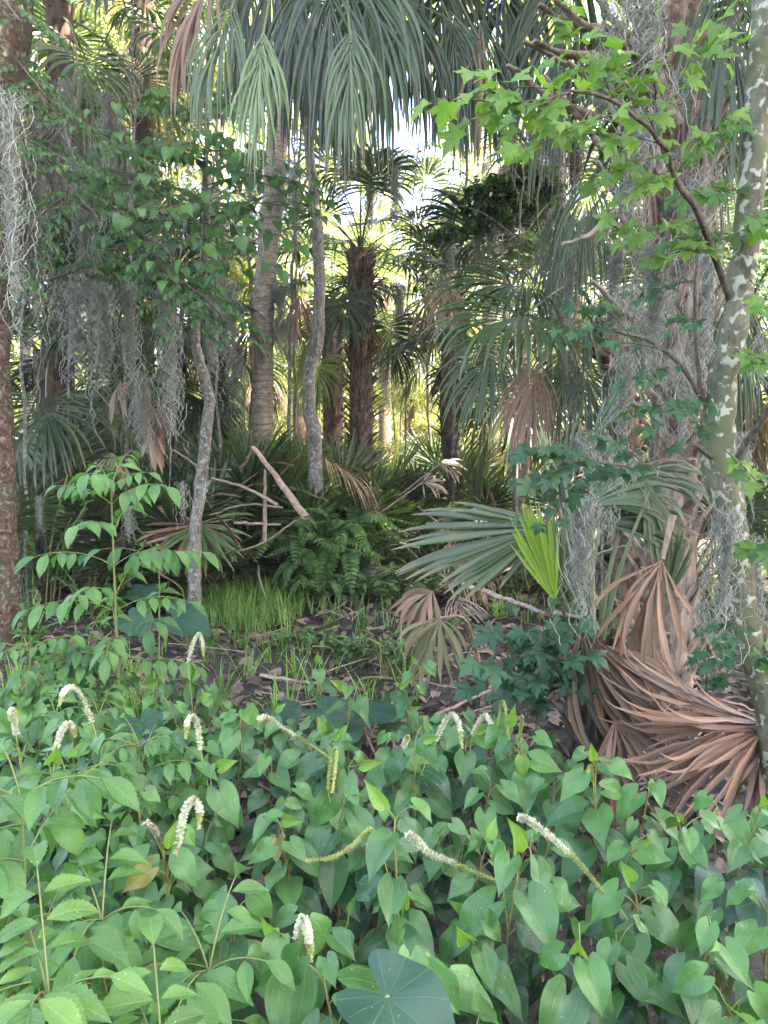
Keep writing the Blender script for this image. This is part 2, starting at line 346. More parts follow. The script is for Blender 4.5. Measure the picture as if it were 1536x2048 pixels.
def rdir(spread=1.0):
    v = RNG.normal(0, spread, 3); return v
def pick(l): return l[int(RNG.integers(len(l)))]

# --- fan frond
def fan(mb, hub, d, n, L, nseg=42, spread=1.9, costa=.28, grav=1.6, onset=.3, lift=.2, joined=.42, wseg=1.0, tint=(.2, .8), wind=(0, 0, 0), jit=.05, K=9, fold=.45, lenfall=.3, keep=1.0, crumple=0.0):
    d = nz(A(*d)); n = A(*n); n = nz(n - d * n.dot(d)); s = np.cross(d, n)
    ph = np.linspace(-spread, spread, nseg) + RNG.normal(0, jit * spread / nseg * 4, nseg); a = np.abs(ph) / spread
    if keep < 1:
        k = RNG.random(nseg) < keep; ph, a = ph[k], a[k]; nseg_ = len(ph)
    else: nseg_ = nseg
    g = A(0, 0, -1)
    dr = np.cos(ph)[:, None] * d + np.sin(ph)[:, None] * s + n * lift * np.abs(np.sin(ph))[:, None]
    dr = nz(dr + RNG.normal(0, jit, dr.shape)); cl = costa * L * (1 - a)
    st = np.asarray(hub) + cl[:, None] * d + g * (cl ** 2)[:, None] * grav * .25 / max(L, .01)
    ln = L * (1 - lenfall * a ** 2) * (1 - costa * (1 - a) * .6) * RNG.uniform(.86, 1.06, nseg_)
    dphi = 2 * spread / nseg; tn = RNG.uniform(*tint, nseg_); gj = RNG.uniform(.7, 1.35, nseg_)
    pos = st.copy(); ds = 1 / (K - 1); V = np.zeros((nseg_, K, 3, 3)); wmax = L * joined * tan(min(dphi, .3) / 2) * 1.25
    cur = RNG.normal(0, .25, (nseg_, 3)) * jit * 4
    for k in range(K):
        q = k * ds
        sd = nz(np.cross(dr, n + rdir(.001))); nn = np.cross(sd, dr)
        hw = np.minimum(ln * q * tan(dphi / 2) * 1.1 + .0015 * L, wmax) * wseg
        if q > joined: hw = hw * max(0.03, (1 - (q - joined) / (1 - joined))) ** .75
        V[:, k, 0] = pos - sd * hw[:, None]; V[:, k, 2] = pos + sd * hw[:, None]
        V[:, k, 1] = pos - nn * (hw * fold)[:, None]
        f = max(0., q - onset) / (1 - onset) if onset < 1 else 0
        dr = nz(dr + RNG.normal(0, 1, dr.shape) * crumple + (g * grav * gj[:, None] + A(*wind) + cur) * ds * (f * 2.2 + .12))
        pos = pos + dr * (ln * ds)[:, None]
    i = (np.arange(nseg_) * K * 3)[:, None, None]; kk = (np.arange(K - 1) * 3)[None, :, None]; jj = np.arange(2)[None, None]
    b = i + kk + jj; F = np.stack([b, b + 1, b + 4, b + 3], -1).reshape(-1, 4)
    at = np.zeros((nseg_, K, 3, 3)); at[..., 0] = A(-1, 0, 1); at[..., 1] = np.linspace(0, 1, K)[None, :, None]; at[..., 2] = tn[:, None, None]
    mb.add(V.reshape(-1, 3), F, at.reshape(-1, 3))

def fullfrond(elev, L=.9, pl=.9, dead=False, stiff=False, nseg=40, K=8):   # frond with its stalk, foot at the origin, pointing to +Y
    mb = MB(); e = radians(elev); d0 = A(0, cos(e), sin(e))
    e2 = e - radians(18 if not stiff else 6) - (radians(40) if dead else 0); d1 = A(0, cos(e2), sin(e2)); hub = (d0 * .6 + d1 * .4) * pl
    tube(mb, curve([A(0, 0, 0), d0 * pl * .5, hub], 7), np.linspace(.02, .009, 7) * (L / .9), 5, .9, .5)
    nrm = A(0, -sin(e2), cos(e2))
    if dead: fan(mb, hub, d1, nrm, L, nseg, 1.0, .3, 3.2, .1, .3, .35, .8, (.1, .9), K=K, jit=.12, keep=.85)
    elif stiff: fan(mb, hub, d1, nrm, L, nseg, 2.1, .08, .5, .5, .12, .5, 1.0, (.1, .9), K=K, jit=.03)
    else: fan(mb, hub, d1, nrm, L, nseg, 1.9, .3, 2.2, .3, .25, .42, 1.0, (.1, .9), K=K, jit=.05)
    return mb
PROTO = {}
def proto(kind, elev):
    k = (kind, elev)
    if k not in PROTO:
        mb = fullfrond(elev, .95 if kind != 'stiff' else .62, (.95 if kind != 'dead' else .8) if kind != 'stiff' else .75, kind == 'dead', kind == 'stiff')
        o = mb.build('frond', M['frond']); PROTO[k] = o.data; bpy.data.objects.remove(o)
    return PROTO[k]
def mesh_with(mat, me):
    k = ('m', me.name, mat.name)
    if k not in PROTO:
        c = me.copy(); c.materials.clear(); c.materials.append(mat); PROTO[k] = c
    return PROTO[k]
def addfrond(parent, loc, yaw, sc, me, name='frond'):
    o = bpy.data.objects.new(name, me); COL.objects.link(o); o.parent = parent
    o.location = Vector(np.asarray(loc) - wloc(parent)); o.rotation_euler = (rn(-.08, .08), rn(-.1, .1), yaw); o.scale = (sc, sc, sc); return o

def trunkmesh(mb, pts, r, boots=0, bootlen=.22, z0=0.0, sides=12, bw=.05, out=.6, bump=.04):
    c = curve(pts, 26); K = len(c); rad = np.interp(np.linspace(0, 1, K), np.linspace(0, 1, len(r)), r)
    tube(mb, c, rad, sides, .5, bump=bump)
    if boots:
        q = np.linspace(z0, .99, boots)
        for i, t in enumerate(q):
            x = t * (K - 1); k = min(int(x), K - 2); p = c[k] + (c[k + 1] - c[k]) * (x - k); ax = nz(c[k + 1] - c[k]); R = rad[k]
            an = i * 2.399 + rn(-.3, .3); ou = nz(np.cross(ax, A(cos(an), sin(an), 0.01))); ou = nz(ou)
            L = bootlen * rn(.6, 1.35); o2 = out * rn(.5, 1.4)
            b0 = p + ou * R * .75; pts2 = curve([b0, b0 + ax * L * .45 + ou * L * .28 * o2, b0 + ax * L * .85 + ou * L * .75 * o2], 5)
            w = bw * rn(.7, 1.2); sd = np.cross(ax, ou)
            tube(mb, pts2 + sd * rn(-.01, .01), w * A(1, .9, .7, .6, .45), 6, rn(), .3, bump=.12, side=sd)

def palm(name, base, top, r, label, crown=14, L=1.0, dead=4, boots=0, bootlen=.2, mat='trunk', fm='frond', dm='dead', group='cabbage palms in the swamp wood', low=-55, bend=(0, 0), bw=.05, hi=75, kind='soft', out=.6, z0=0):
    base = A(*base); top = A(*top); base = base + A(0, 0, -.05)
    t = thing(name, base, label, 'palm tree', group)
    mid = (base + top) / 2 + A(bend[0], bend[1], 0)
    mb = MB(); trunkmesh(mb, [base, mid, top], (r * 1.15, r, r, r * 1.1), boots, bootlen, z0, bw=bw, out=out); mb.build('trunk', M[mat], t)
    for i in range(crown):
        f = i / max(1, crown - 1); el = hi + (low - hi) * f; q = int(round(el / 15.0) * 15)
        me = proto('dead' if False else kind, q); me = mesh_with(M[fm], me)
        addfrond(t, top + A(0, 0, .05 - .25 * f), i * 2.399 + rn(-.3, .3), L * rn(.85, 1.12), me)
    for i in range(dead):
        me = mesh_with(M[dm], proto('dead', int(pick([-60, -45, -75]))))
        addfrond(t, top + A(0, 0, -.3), i * 2.399 + rn(-.5, .5) + 1, L * rn(.75, 1.0), me, 'dead_frond')
    return t

# --- moss
def mossmesh(mb, p, length, width, strands, rad=.0014, step=.011, curl=.5, depth=None, fork=.7):
    depth = width * .6 if depth is None else depth
    K = max(8, int(length / step)); S = strands
    ang = RNG.random(S) * 2 * pi; rr = np.sqrt(RNG.random(S))
    pos = np.asarray(p) + np.stack([np.cos(ang) * rr * width / 2, np.sin(ang) * rr * depth / 2, RNG.uniform(-.1, .0, S) * length], 1)
    ln = RNG.uniform(.35, .88, S) * (1 - rr * .35); V = np.zeros((S, K, 3)); d = nz(RNG.normal(0, 1, (S, 3)) + A(0, 0, -1))
    om = RNG.uniform(-.9, .9, S); ph = RNG.random(S) * 6
    for k in range(K):
        V[:, k] = pos
        tw = np.stack([np.cos(ph + k * om), np.sin(ph + k * om), .3 * np.sin(ph * 2 + k * om * 1.3)], 1)
        d = nz(d * .45 + tw * curl + A(0, 0, -.42) + RNG.normal(0, .28, (S, 3)) - np.concatenate([(V[:, k, :2] - np.asarray(p)[:2]) * min(9., 1.1 / width), np.zeros((S, 1))], 1))
        pos = pos + d * step * ln[:, None] * 2.0
    V = V[:, :, None] + rad * np.array([[1, 0, 0], [-.5, .86, 0], [-.5, -.86, .3]])[None, None]
    i = (np.arange(S) * K * 3)[:, None, None]; k = (np.arange(K - 1) * 3)[None, :, None]; j = np.arange(3)[None, None]; j2 = (j + 1) % 3
    F = np.stack([i + k + j, i + k + j2, i + k + 3 + j2, i + k + 3 + j], -1).reshape(-1, 4)
    a = np.zeros((S, K, 3, 3)); a[..., 2] = RNG.random(S)[:, None, None]
    mb.add(V.reshape(-1, 3), F, a.reshape(-1, 3))

# --- sprays of leaves
def spray(lm, tm, p0, p1, tpls, size, n, hang=.3, sag=.1, twigr=.003, side=1.0, tint=(.2, .8), out=.0, nrm=(0, -.35, 1), jit=.25, sub=0, mid=None):
    p0, p1 = np.asarray(p0), np.asarray(p1); L = np.linalg.norm(p1 - p0)
    m = (p0 + p1) / 2 + A(0, 0, sag * L) if mid is None else mid
    c = curve([p0, m, p1], 14); tube(tm, c, np.linspace(twigr, twigr * .4, 14), 4, .5)
    q = np.linspace(.12, 1, n) if n > 1 else np.array([1.0])
    for i, f in enumerate(q):
        x = f * 13; k = min(int(x), 12); p = c[k] + (c[k + 1] - c[k]) * (x - k); ax = nz(c[k + 1] - c[k])
        sd = nz(np.cross(ax, UP)) * (1 if i % 2 else -1) * side * rn(.6, 1.1); last = i == n - 1
        d = nz((ax * (1.3 if last else .55)) + sd * (0 if last else 1) + A(0, 0, -hang) * rn(.4, 1.5) + rdir(jit * .6))
        pe = p + d * size * .3 + A(0, 0, size * .05); tube(tm, np.array([p, pe]), twigr * .35, 3, .5, cap=False)
        put(lm, pick(tpls), pe, d, A(*nrm) + rdir(jit), size * rn(.65, 1.15), rn(*tint))
    if sub:
        for i in range(sub):
            f = rn(.15, .85); k = int(f * 13); ax = nz(c[-1] - c[0]); sd = nz(np.cross(ax, UP)) * (1 if i % 2 else -1)
            e = c[k] + (ax * rn(.5, 1) + sd * rn(.4, .9) + UP * rn(-.15, .25)) * L * .38
            spray(lm, tm, c[k], e, tpls, size * .95, max(3, int(n * .5)), hang, sag, twigr * .6, side, tint, out, nrm, jit)

def compound(lm, tm, p, d, L, pairs, tpls, size, droop=.9, tint=(.2, .8), r=.0025):
    d = nz(np.asarray(d, float)); pts = [np.asarray(p)]; dd = d
    for k in range(8): pts.append(pts[-1] + dd * L / 8); dd = nz(dd + A(0, 0, -droop / 8))
    c = np.array(pts); tube(tm, c, np.linspace(r, r * .5, 9), 4, .3)
    sdv = nz(np.cross(d, UP + rdir(.05)))
    for i in range(pairs + 1):
        f = .35 + .65 * i / pairs; x = f * 8; k = min(int(x), 7); q = c[k] + (c[k + 1] - c[k]) * (x - k); ax = nz(c[k + 1] - c[k])
        if i == pairs: put(lm, pick(tpls), q, ax + A(0, 0, -.3), UP + A(0, -.3, 0) + rdir(.15), size * 1.1, rn(*tint)); break
        for s in (-1, 1):
            dl = nz(sdv * s + ax * .55 + A(0, 0, -.45) + rdir(.14)); q2 = q + dl * .006
            put(lm, pick(tpls), q2, dl, UP + A(0, -.3, 0) - sdv * s * -.2 + rdir(.16), size * rn(.85, 1.1), rn(*tint))

# ================================================================== THE SETTING
mb = MB()
xs = np.concatenate([np.linspace(-120, -7, 24), np.linspace(-6.5, 6.5, 120), np.linspace(7, 120, 24)]); ys = np.concatenate([np.linspace(-40, 0, 8), np.linspace(.3, 16, 130), np.linspace(17, 150, 40)])
X, Y = np.meshgrid(xs, ys); Z = H(X, Y) + np.where(np.abs(X) < 7, 1, 0) * np.where(Y < 16, 1, 0) * RNG.normal(0, .008, X.shape)
F = gridfaces(len(ys), len(xs))[:, ::-1][:, ::-1]
mb.add(np.stack([X.ravel(), Y.ravel(), Z.ravel()], 1), F, np.zeros((X.size, 3)))
tag(mb.build('ground', M['ground']), kind='structure')

# fallen leaves and twigs nobody could count
mb = MB(); n = 5200
for tp in (T_LOW[0], T_LANCE[1], T_OVAL[0]):
    y = RNG.uniform(2.6, 15, n); x = RNG.uniform(-.62, .62, n) * y; o = np.stack([x, y, H(x, y) + RNG.uniform(.0, .035, n)], 1)
    put(mb, tp, o, RNG.normal(0, 1, (n, 3)) * A(1, 1, .25), A(0, 0, 1) + RNG.normal(0, .4, (n, 3)), RNG.uniform(.03, .13, n), RNG.random(n) ** 1.7)
tag(mb.build('leaf_litter', M['litter']), 'brown dead leaves scattered over the dark mud', 'leaf litter', kind='stuff')
mb = MB()
for i in range(900):
    y = rn(3, 14); x = rn(-.6, .6) * y; p = A(x, y, H(x, y) + rn(.005, .05)); a = rn(0, pi); L = rn(.08, .45) * (1 if rn() < .9 else 2)
    q = p + A(cos(a) * L, sin(a) * L, rn(-.02, .07)); tube(mb, curve([p, (p + q) / 2 + A(0, 0, rn(-.01, .02)), q], 4), rn(.0015, .006), 4, rn(), cap=False)
tag(mb.build('twig_litter', M['stalkdead']), 'thin dry twigs and leaf strips lying on the mud', 'twigs', kind='stuff')

# far wood, sunlit
def leafcloud(mb, c, r, n, size, tpls=T_LOW, tint=(0, 1), shell=.35):
    d = nz(RNG.normal(0, 1, (n, 3))); q = d * (RNG.uniform(shell, 1, n) ** .6)[:, None]
    # clumped: pull the leaves to random clump centres
    m = max(3, n // 60); cc = nz(RNG.normal(0, 1, (m, 3))) * RNG.uniform(.3, 1, m)[:, None]; k = RNG.integers(0, m, n)
    q = cc[k] + (RNG.normal(0, 1, (n, 3))) * .16 * A(1, 1, .7); o = np.asarray(c) + q * np.asarray(r)
    tc = RNG.uniform(tint[0], tint[1], m)[k] + RNG.normal(0, .12, n)
    for j, tp in enumerate(tpls):
        s = np.arange(n) % len(tpls) == j; put(mb, tp, o[s], RNG.normal(0, 1, (s.sum(), 3)) + A(0, 0, -.5), A(0, 0, 1) + RNG.normal(0, .7, (s.sum(), 3)), size * RNG.uniform(.6, 1.3, s.sum()), np.clip(tc[s], 0, 1))
GAPS = [(815, 225, 75, 110), (850, 400, 50, 45), (700, 400, 30, 40), (960, 520, 30, 30), (292, 270, 34, 34), (600, 292, 20, 16), (560, 430, 18, 30), (330, 215, 26, 26), (900, 330, 26, 26), (130, 230, 20, 40), (1075, 30, 20, 30), (760, 190, 20, 24)]
def project(o):
    v = o - A(0, 0, CAM_Z); yc = v[:, 1] * sin(PITCH) + v[:, 2] * cos(PITCH); f = v[:, 1] * cos(PITCH) - v[:, 2] * sin(PITCH)
    return 768 + FPX * v[:, 0] / f, 1024 - FPX * yc / f
mb = MB(); N = 60000
y = RNG.uniform(26, 44, N); x = RNG.uniform(-.62, .62, N) * y; z = RNG.uniform(-.2, 1, N) ** 1.0 * (y * .62); z = np.abs(z)
o = np.stack([x, y, z], 1); o += .9 * np.sin(o[:, [1, 2, 0]] * 1.3) + .5 * np.sin(o[:, [2, 0, 1]] * 2.9)
px, py = project(o); ok = np.ones(N, bool)
for gx, gy, rx, ry in GAPS: ok &= (((px - gx) / rx) ** 2 + ((py - gy) / ry) ** 2 > 1.0)
ok &= RNG.random(N) < np.interp(py, [-100, 200, 700], [.35, .6, 1])
o = o[ok]; N = len(o)
for j, tp in enumerate(T_LOW):
    s = np.arange(N) % 2 == j; k = s.sum()
    put(mb, tp, o[s], RNG.normal(0, 1, (k, 3)) + A(0, 0, -.5), A(0, -.2, 1) + RNG.normal(0, .6, (k, 3)), RNG.uniform(.28, .6, k), np.clip(.5 + .3 * np.sin(o[s][:, 0] * .8 + o[s][:, 2]) + RNG.normal(0, .2, k), 0, 1))
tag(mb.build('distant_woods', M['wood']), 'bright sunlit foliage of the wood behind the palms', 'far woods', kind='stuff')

# ================================================================== TREES BEHIND
def broadtree(name, base, h, r, crown_c, crowns, label, leafn=1500, lsize=.12, mat='wood', lean=0, group=None, tint=(0, 1), bark='bark'):
    base = A(*base); t = thing(name, base, label, 'tree', group)
    tm = MB(); top = base + A(lean, 0, h); c = curve([base + A(0, 0, -.1), base + A(lean * .2, 0, h * .5), top], 10); tube(tm, c, np.linspace(r, r * .5, 10), 8, bump=.05)
    lm = MB()
    for cx, cyy, cz, rx, rz in crowns:
        cc = base + A(cx, cyy, cz); k = int(rn(4, 8)); tube(tm, curve([c[k], (c[k] + cc) / 2 + A(0, 0, .2), cc], 7), np.linspace(r * .45, .01, 7), 5)
        for q in range(3): tube(tm, curve([cc, cc + A(rn(-1, 1) * rx * .5, rn(-.5, .5), rn(-.5, .6) * rz), cc + A(rn(-1, 1) * rx, rn(-1, 1), rn(-1, 1) * rz)], 5), np.linspace(.02, .005, 5), 4)
        leafcloud(lm, cc, (rx, rx * .8, rz), leafn, lsize, tint=tint)
    tm.build('trunk', M[bark], t); lm.build('crown', M[mat], t); return t
def W(px, py, Y): return tuple(P(px, py, Y))
def gb(px, Y): p = P(px, 900, Y); return (p[0], Y, H(p[0], Y))
def rel(base, pts): return [(P(px, py, Y)[0] - base[0], Y - base[1], P(px, py, Y)[2] - base[2], rx, rz) for px, py, Y, rx, rz in pts]
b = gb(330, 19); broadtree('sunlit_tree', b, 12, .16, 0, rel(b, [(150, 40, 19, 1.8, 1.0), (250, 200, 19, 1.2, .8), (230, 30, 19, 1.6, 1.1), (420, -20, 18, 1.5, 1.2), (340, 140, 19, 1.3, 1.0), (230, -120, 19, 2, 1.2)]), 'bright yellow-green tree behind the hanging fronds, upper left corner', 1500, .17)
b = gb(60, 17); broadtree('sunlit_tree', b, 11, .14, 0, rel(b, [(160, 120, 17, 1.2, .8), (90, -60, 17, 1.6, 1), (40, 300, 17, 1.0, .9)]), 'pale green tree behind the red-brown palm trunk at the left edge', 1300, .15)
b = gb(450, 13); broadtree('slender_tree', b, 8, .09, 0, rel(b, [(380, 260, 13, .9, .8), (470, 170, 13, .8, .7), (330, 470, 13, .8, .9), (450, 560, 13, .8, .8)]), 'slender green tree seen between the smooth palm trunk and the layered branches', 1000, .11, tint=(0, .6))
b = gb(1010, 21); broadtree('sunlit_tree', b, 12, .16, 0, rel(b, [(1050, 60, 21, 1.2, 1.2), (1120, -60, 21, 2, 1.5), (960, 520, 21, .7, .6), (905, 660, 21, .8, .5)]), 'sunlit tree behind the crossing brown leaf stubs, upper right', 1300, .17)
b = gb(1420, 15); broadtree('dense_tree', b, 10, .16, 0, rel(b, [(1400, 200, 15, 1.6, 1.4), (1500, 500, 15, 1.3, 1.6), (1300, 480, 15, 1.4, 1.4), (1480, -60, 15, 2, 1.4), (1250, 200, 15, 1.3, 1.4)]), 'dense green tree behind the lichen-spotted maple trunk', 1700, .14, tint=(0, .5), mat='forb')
b = gb(120, 12.5); broadtree('dense_tree', b, 7, .12, 0, rel(b, [(120, 480, 12.5, 1.1, 1.0), (240, 560, 12, 1.1, .8), (330, 640, 12, 1.0, .8), (60, 620, 12, .9, .8), (200, 380, 12.5, 1, .7)]), 'dark leafy tree behind the moss curtains on the left', 1500, .10, tint=(0, .5), mat='forb')

# bright shrubs on the far ground
for i, (px, py, Y, r, lab) in enumerate([(800, 800, 18, 1.0, 'pale sunlit bush right of the shaggy central palm trunk'), (640, 830, 20, 1.1, 'sunlit bush between the thin curved trunk and the shaggy palm'), (880, 860, 16, .8, 'bright low bush behind the dark leaning palm trunk'), (470, 820, 19, 1.1, 'sunlit bush left of the smooth palm trunk'), (1010, 870, 17, .9, 'low bush beyond the pale post-like trunk'), (590, 740, 24, 1.6, 'tall bright bush seen behind the thin curved trunk')]):
    b = gb(px, Y); t = thing('bush', b, lab, 'bush', 'bushes in the sunlit clearing'); lm = MB(); c = P(px, py, Y)
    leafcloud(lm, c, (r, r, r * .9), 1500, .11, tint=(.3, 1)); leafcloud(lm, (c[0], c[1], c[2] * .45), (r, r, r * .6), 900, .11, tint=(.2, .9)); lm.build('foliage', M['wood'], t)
    tm = MB()
    for q in range(5): tube(tm, curve([A(*b), A(*b) + A(rn(-.1, .1), 0, .5), c + rdir(r * .3)], 5), .015, 4)
    tm.build('stem', M['twig'], t)

# far and middle palms
def palmat(px, Y, pytop, r, label, **k):
    b = gb(px, Y); dx = k.pop('dx', 0); top = P(px + dx, pytop, Y); return palm('cabbage_palm', b, top, r, label, **k)
palmat(665, 13, 600, .17, 'short palm with orange-brown sunlit boots beside the central palm', boots=160, bootlen=.2, mat='boot', L=.9, crown=10, dead=5, bw=.06, out=1.1, fm='frondsunpaint')
palmat(722, 9.6, 500, .145, 'shaggy dark palm with upright crown in the centre of the clearing', boots=520, bootlen=.17, mat='boot', L=.82, crown=20, dead=3, bw=.035, low=-45, out=1.15, hi=85)
palmat(930, 10.5, 600, .12, 'thin dark-booted palm leaning left, right of the clearing', boots=200, bootlen=.17, mat='boot', L=.8, crown=14, dead=7, dx=-25, bend=(-.12, 0), low=-60, bw=.04, out=1.1)
palmat(475, 11, 560, .17, 'dark palm leaning left behind the mossy sapling', boots=160, bootlen=.2, mat='bootdark', L=1.0, crown=12, dead=4, dx=-75, bw=.06)
palmat(1045, 9, 640, .10, 'pale bare slim palm trunk under the brown drooping fronds', boots=0, mat='trunk', L=1.0, crown=12, dead=6, low=-60)
palmat(830, 20, 640, .18, 'distant palm in full sun right of the central palm', boots=60, mat='boot', L=1.2, crown=14, dead=14, fm='frondsunpaint', dm='deadgrey')
palmat(600, 18, 560, .18, 'distant palm with golden dead skirt left of the thin curved trunk', boots=60, mat='boot', L=1.2, crown=11, dead=16, fm='frondsunpaint', dm='deadgrey')
palmat(520, 15, 640, .16, 'far palm with brown skirt behind the smooth palm trunk', boots=60, mat='boot', L=1.1, crown=12, dead=16, fm='frondsunpaint', dm='deadgrey')
palmat(770, 24, 560, .2, 'farthest palm standing in the bright gap', boots=0, mat='boot', L=1.0, crown=10, dead=4, fm='frondsunpaint')
palmat(900, 15, 450, .16, 'palm with blue-green crown behind the dark cedar bough', boots=60, mat='bootdark', L=.8, crown=11, dead=4, low=-60)
palmat(285, 13, -40, .17, 'tall dark palm whose drooping skirt hangs upper left', boots=90, mat='bootdark', L=1.3, crown=16, dead=6, low=-75)
palmat(120, 11, 10, .16, 'dark-crowned palm beside the red-brown trunk, upper left', boots=90, mat='bootdark', L=1.2, crown=18, dead=6, low=-75)
palmat(190, 15, 230, .16, 'grey palm in the bright gap behind the pinnate branches', boots=0, mat='bootdark', L=1.3, crown=18, dead=3, low=-60)
palmat(1150, 12, 480, .16, 'palm behind the crossing brown stubs', boots=90, mat='boot', L=1.3, crown=18, dead=5, low=-65)
palmat(1250, 9, 700, .15, 'low palm behind the pale booted trunk', boots=80, mat='boot', L=1.1, crown=16, dead=5, low=-65)
palmat(1490, 8.5, 620, .15, 'low dark palm behind the maple trunk at the right edge', boots=60, mat='bootdark', L=1.1, crown=16, dead=5, low=-65)
palmat(100, 8.2, 700, .15, 'short palm with thick dark fronds beside the left edge trunk', boots=80, mat='bootdark', L=1.05, crown=20, dead=4, low=-60)
palmat(240, 9.2, 640, .15, 'short palm draped with grey moss, second from the left edge', boots=80, mat='bootdark', L=1.05, crown=18, dead=5, low=-65)
palmat(350, 10.5, 660, .15, 'short dark palm directly behind the mossy sapling', boots=80, mat='bootdark', L=1.05, crown=18, dead=5, low=-65)
palmat(430, 16, 330, .17, 'tall palm partly hidden by the layered green branches', boots=0, mat='trunk', L=1.2, crown=14, dead=5)
palmat(980, 17, 330, .17, 'palm high behind the mossy cedar bough', boots=0, mat='trunk', L=.9, crown=14, dead=5, fm='frondsunpaint')

# palmetto thickets (fans rising from the ground)
def palmetto(px, Y, n, sc, label, pt=None, fm='frond', lo=0, hi=80, deadn=2):
    b = A(*gb(px, Y)); t = thing('palmetto', b, label, 'palmetto', 'palmettos on the forest floor')
    sm = MB(); tube(sm, curve([b + A(0, 0, -.05), b + A(.02, 0, .08), b + A(.04, .02, .18)], 5), A(.06, .075, .07, .06, .04), 8, bump=.1); sm.build('stump', M['bootdark'], t)
    for i in range(n):
        f = i / max(1, n - 1); q = int(round((hi + (lo - hi) * f) / 15.) * 15)
        addfrond(t, b + A(rn(-.05, .05), rn(-.05, .05), .14), i * 2.399 + rn(-.4, .4), sc * rn(.8, 1.2), mesh_with(M[fm], proto('stiff', q)))
    for i in range(deadn): addfrond(t, b + A(0, 0, .2), rn(0, 6.28), sc * rn(.7, .9), mesh_with(M['dead'], proto('dead', -15)), 'dead_frond')
    return t
for px, Y, n, sc, lab in [
    (380, 7.8, 12, 1.15, 'tall palmetto behind the mossy sapling foot'), (490, 8.2, 12, 1.15, 'tall palmetto in front of the smooth palm trunk'), (600, 8.6, 11, 1.05, 'tall palmetto left behind the fern mound'), (730, 9.0, 12, 1.0, 'tall palmetto before the shaggy central palm'), (445, 8.6, 12, 1.15, 'palmetto behind the mossy sapling'), (560, 8.2, 11, 1.05, 'palmetto below the smooth palm trunk'), (690, 8.6, 12, 1.1, 'palmetto under the shaggy central palm'),
    (640, 7.6, 9, .9, 'palmetto right behind the fern mound'), (770, 8.8, 11, .95, 'palmetto right of the fern mound'), (850, 10.5, 10, 1.0, 'palmetto in front of the thin leaning palm'),
    (980, 10.5, 11, 1.0, 'palmetto beneath the pale slim trunk'), (300, 8.8, 12, 1.2, 'palmetto left of the mossy sapling'), (190, 8.0, 13, 1.3, 'palmetto in front of the moss-draped palm'),
    (70, 7.2, 12, 1.15, 'palmetto beside the left edge trunk'), (1330, 7.5, 11, 1.1, 'palmetto behind the pale booted trunk'), (1120, 9.5, 10, 1.0, 'palmetto behind the young bright fan'),
    (1460, 6.5, 11, 1.1, 'palmetto at the right edge behind the maple trunk'), (500, 12.5, 11, 1.2, 'far palmetto left of the thin curved trunk'), (610, 13, 11, 1.2, 'far palmetto in sunlight behind the thin curved trunk'),
    (730, 14.5, 11, 1.2, 'far palmetto behind the central palm'), (900, 14, 10, 1.2, 'far palmetto in the right of the clearing'), (400, 7.4, 8, .85, 'low palmetto at the foot of the dark thicket')]:
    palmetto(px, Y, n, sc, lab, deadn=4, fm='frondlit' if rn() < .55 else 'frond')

# ================================================================== HERO PALMS
def heropalm(name, pts, r, label, mat, boots=0, bootlen=.25, bw=.07, out=.7, z0=0, bump=.04, group='cabbage palms in the swamp wood'):
    pts = [A(*p) for p in pts]; t = thing(name, pts[0], label, 'palm tree', group); mb = MB(); trunkmesh(mb, pts, r, boots, bootlen, z0, 18, bw, out, bump); mb.build('trunk', M[mat], t); return t, pts
def herofrond(t, foot, hub, d, n, L, mat='frond', name='frond', stalk='stalk', sr=.014, sagp=.1, **k):
    mb = MB(); fan(mb, hub, d, n, L, **k); o = mb.build(name, M[mat], t)
    if foot is not None:
        foot = A(*foot); hub = A(*hub); sm = MB(); ln = np.linalg.norm(hub - foot); tube(sm, curve([foot, (foot + hub) / 2 + A(0, 0, sagp * ln), hub + nz(A(*d)) * L * .12], 12), np.linspace(sr * 1.4, sr * .6, 12), 6, .5, .55)
        s = sm.build('stalk', M[stalk], t if o is None else o)
    return o

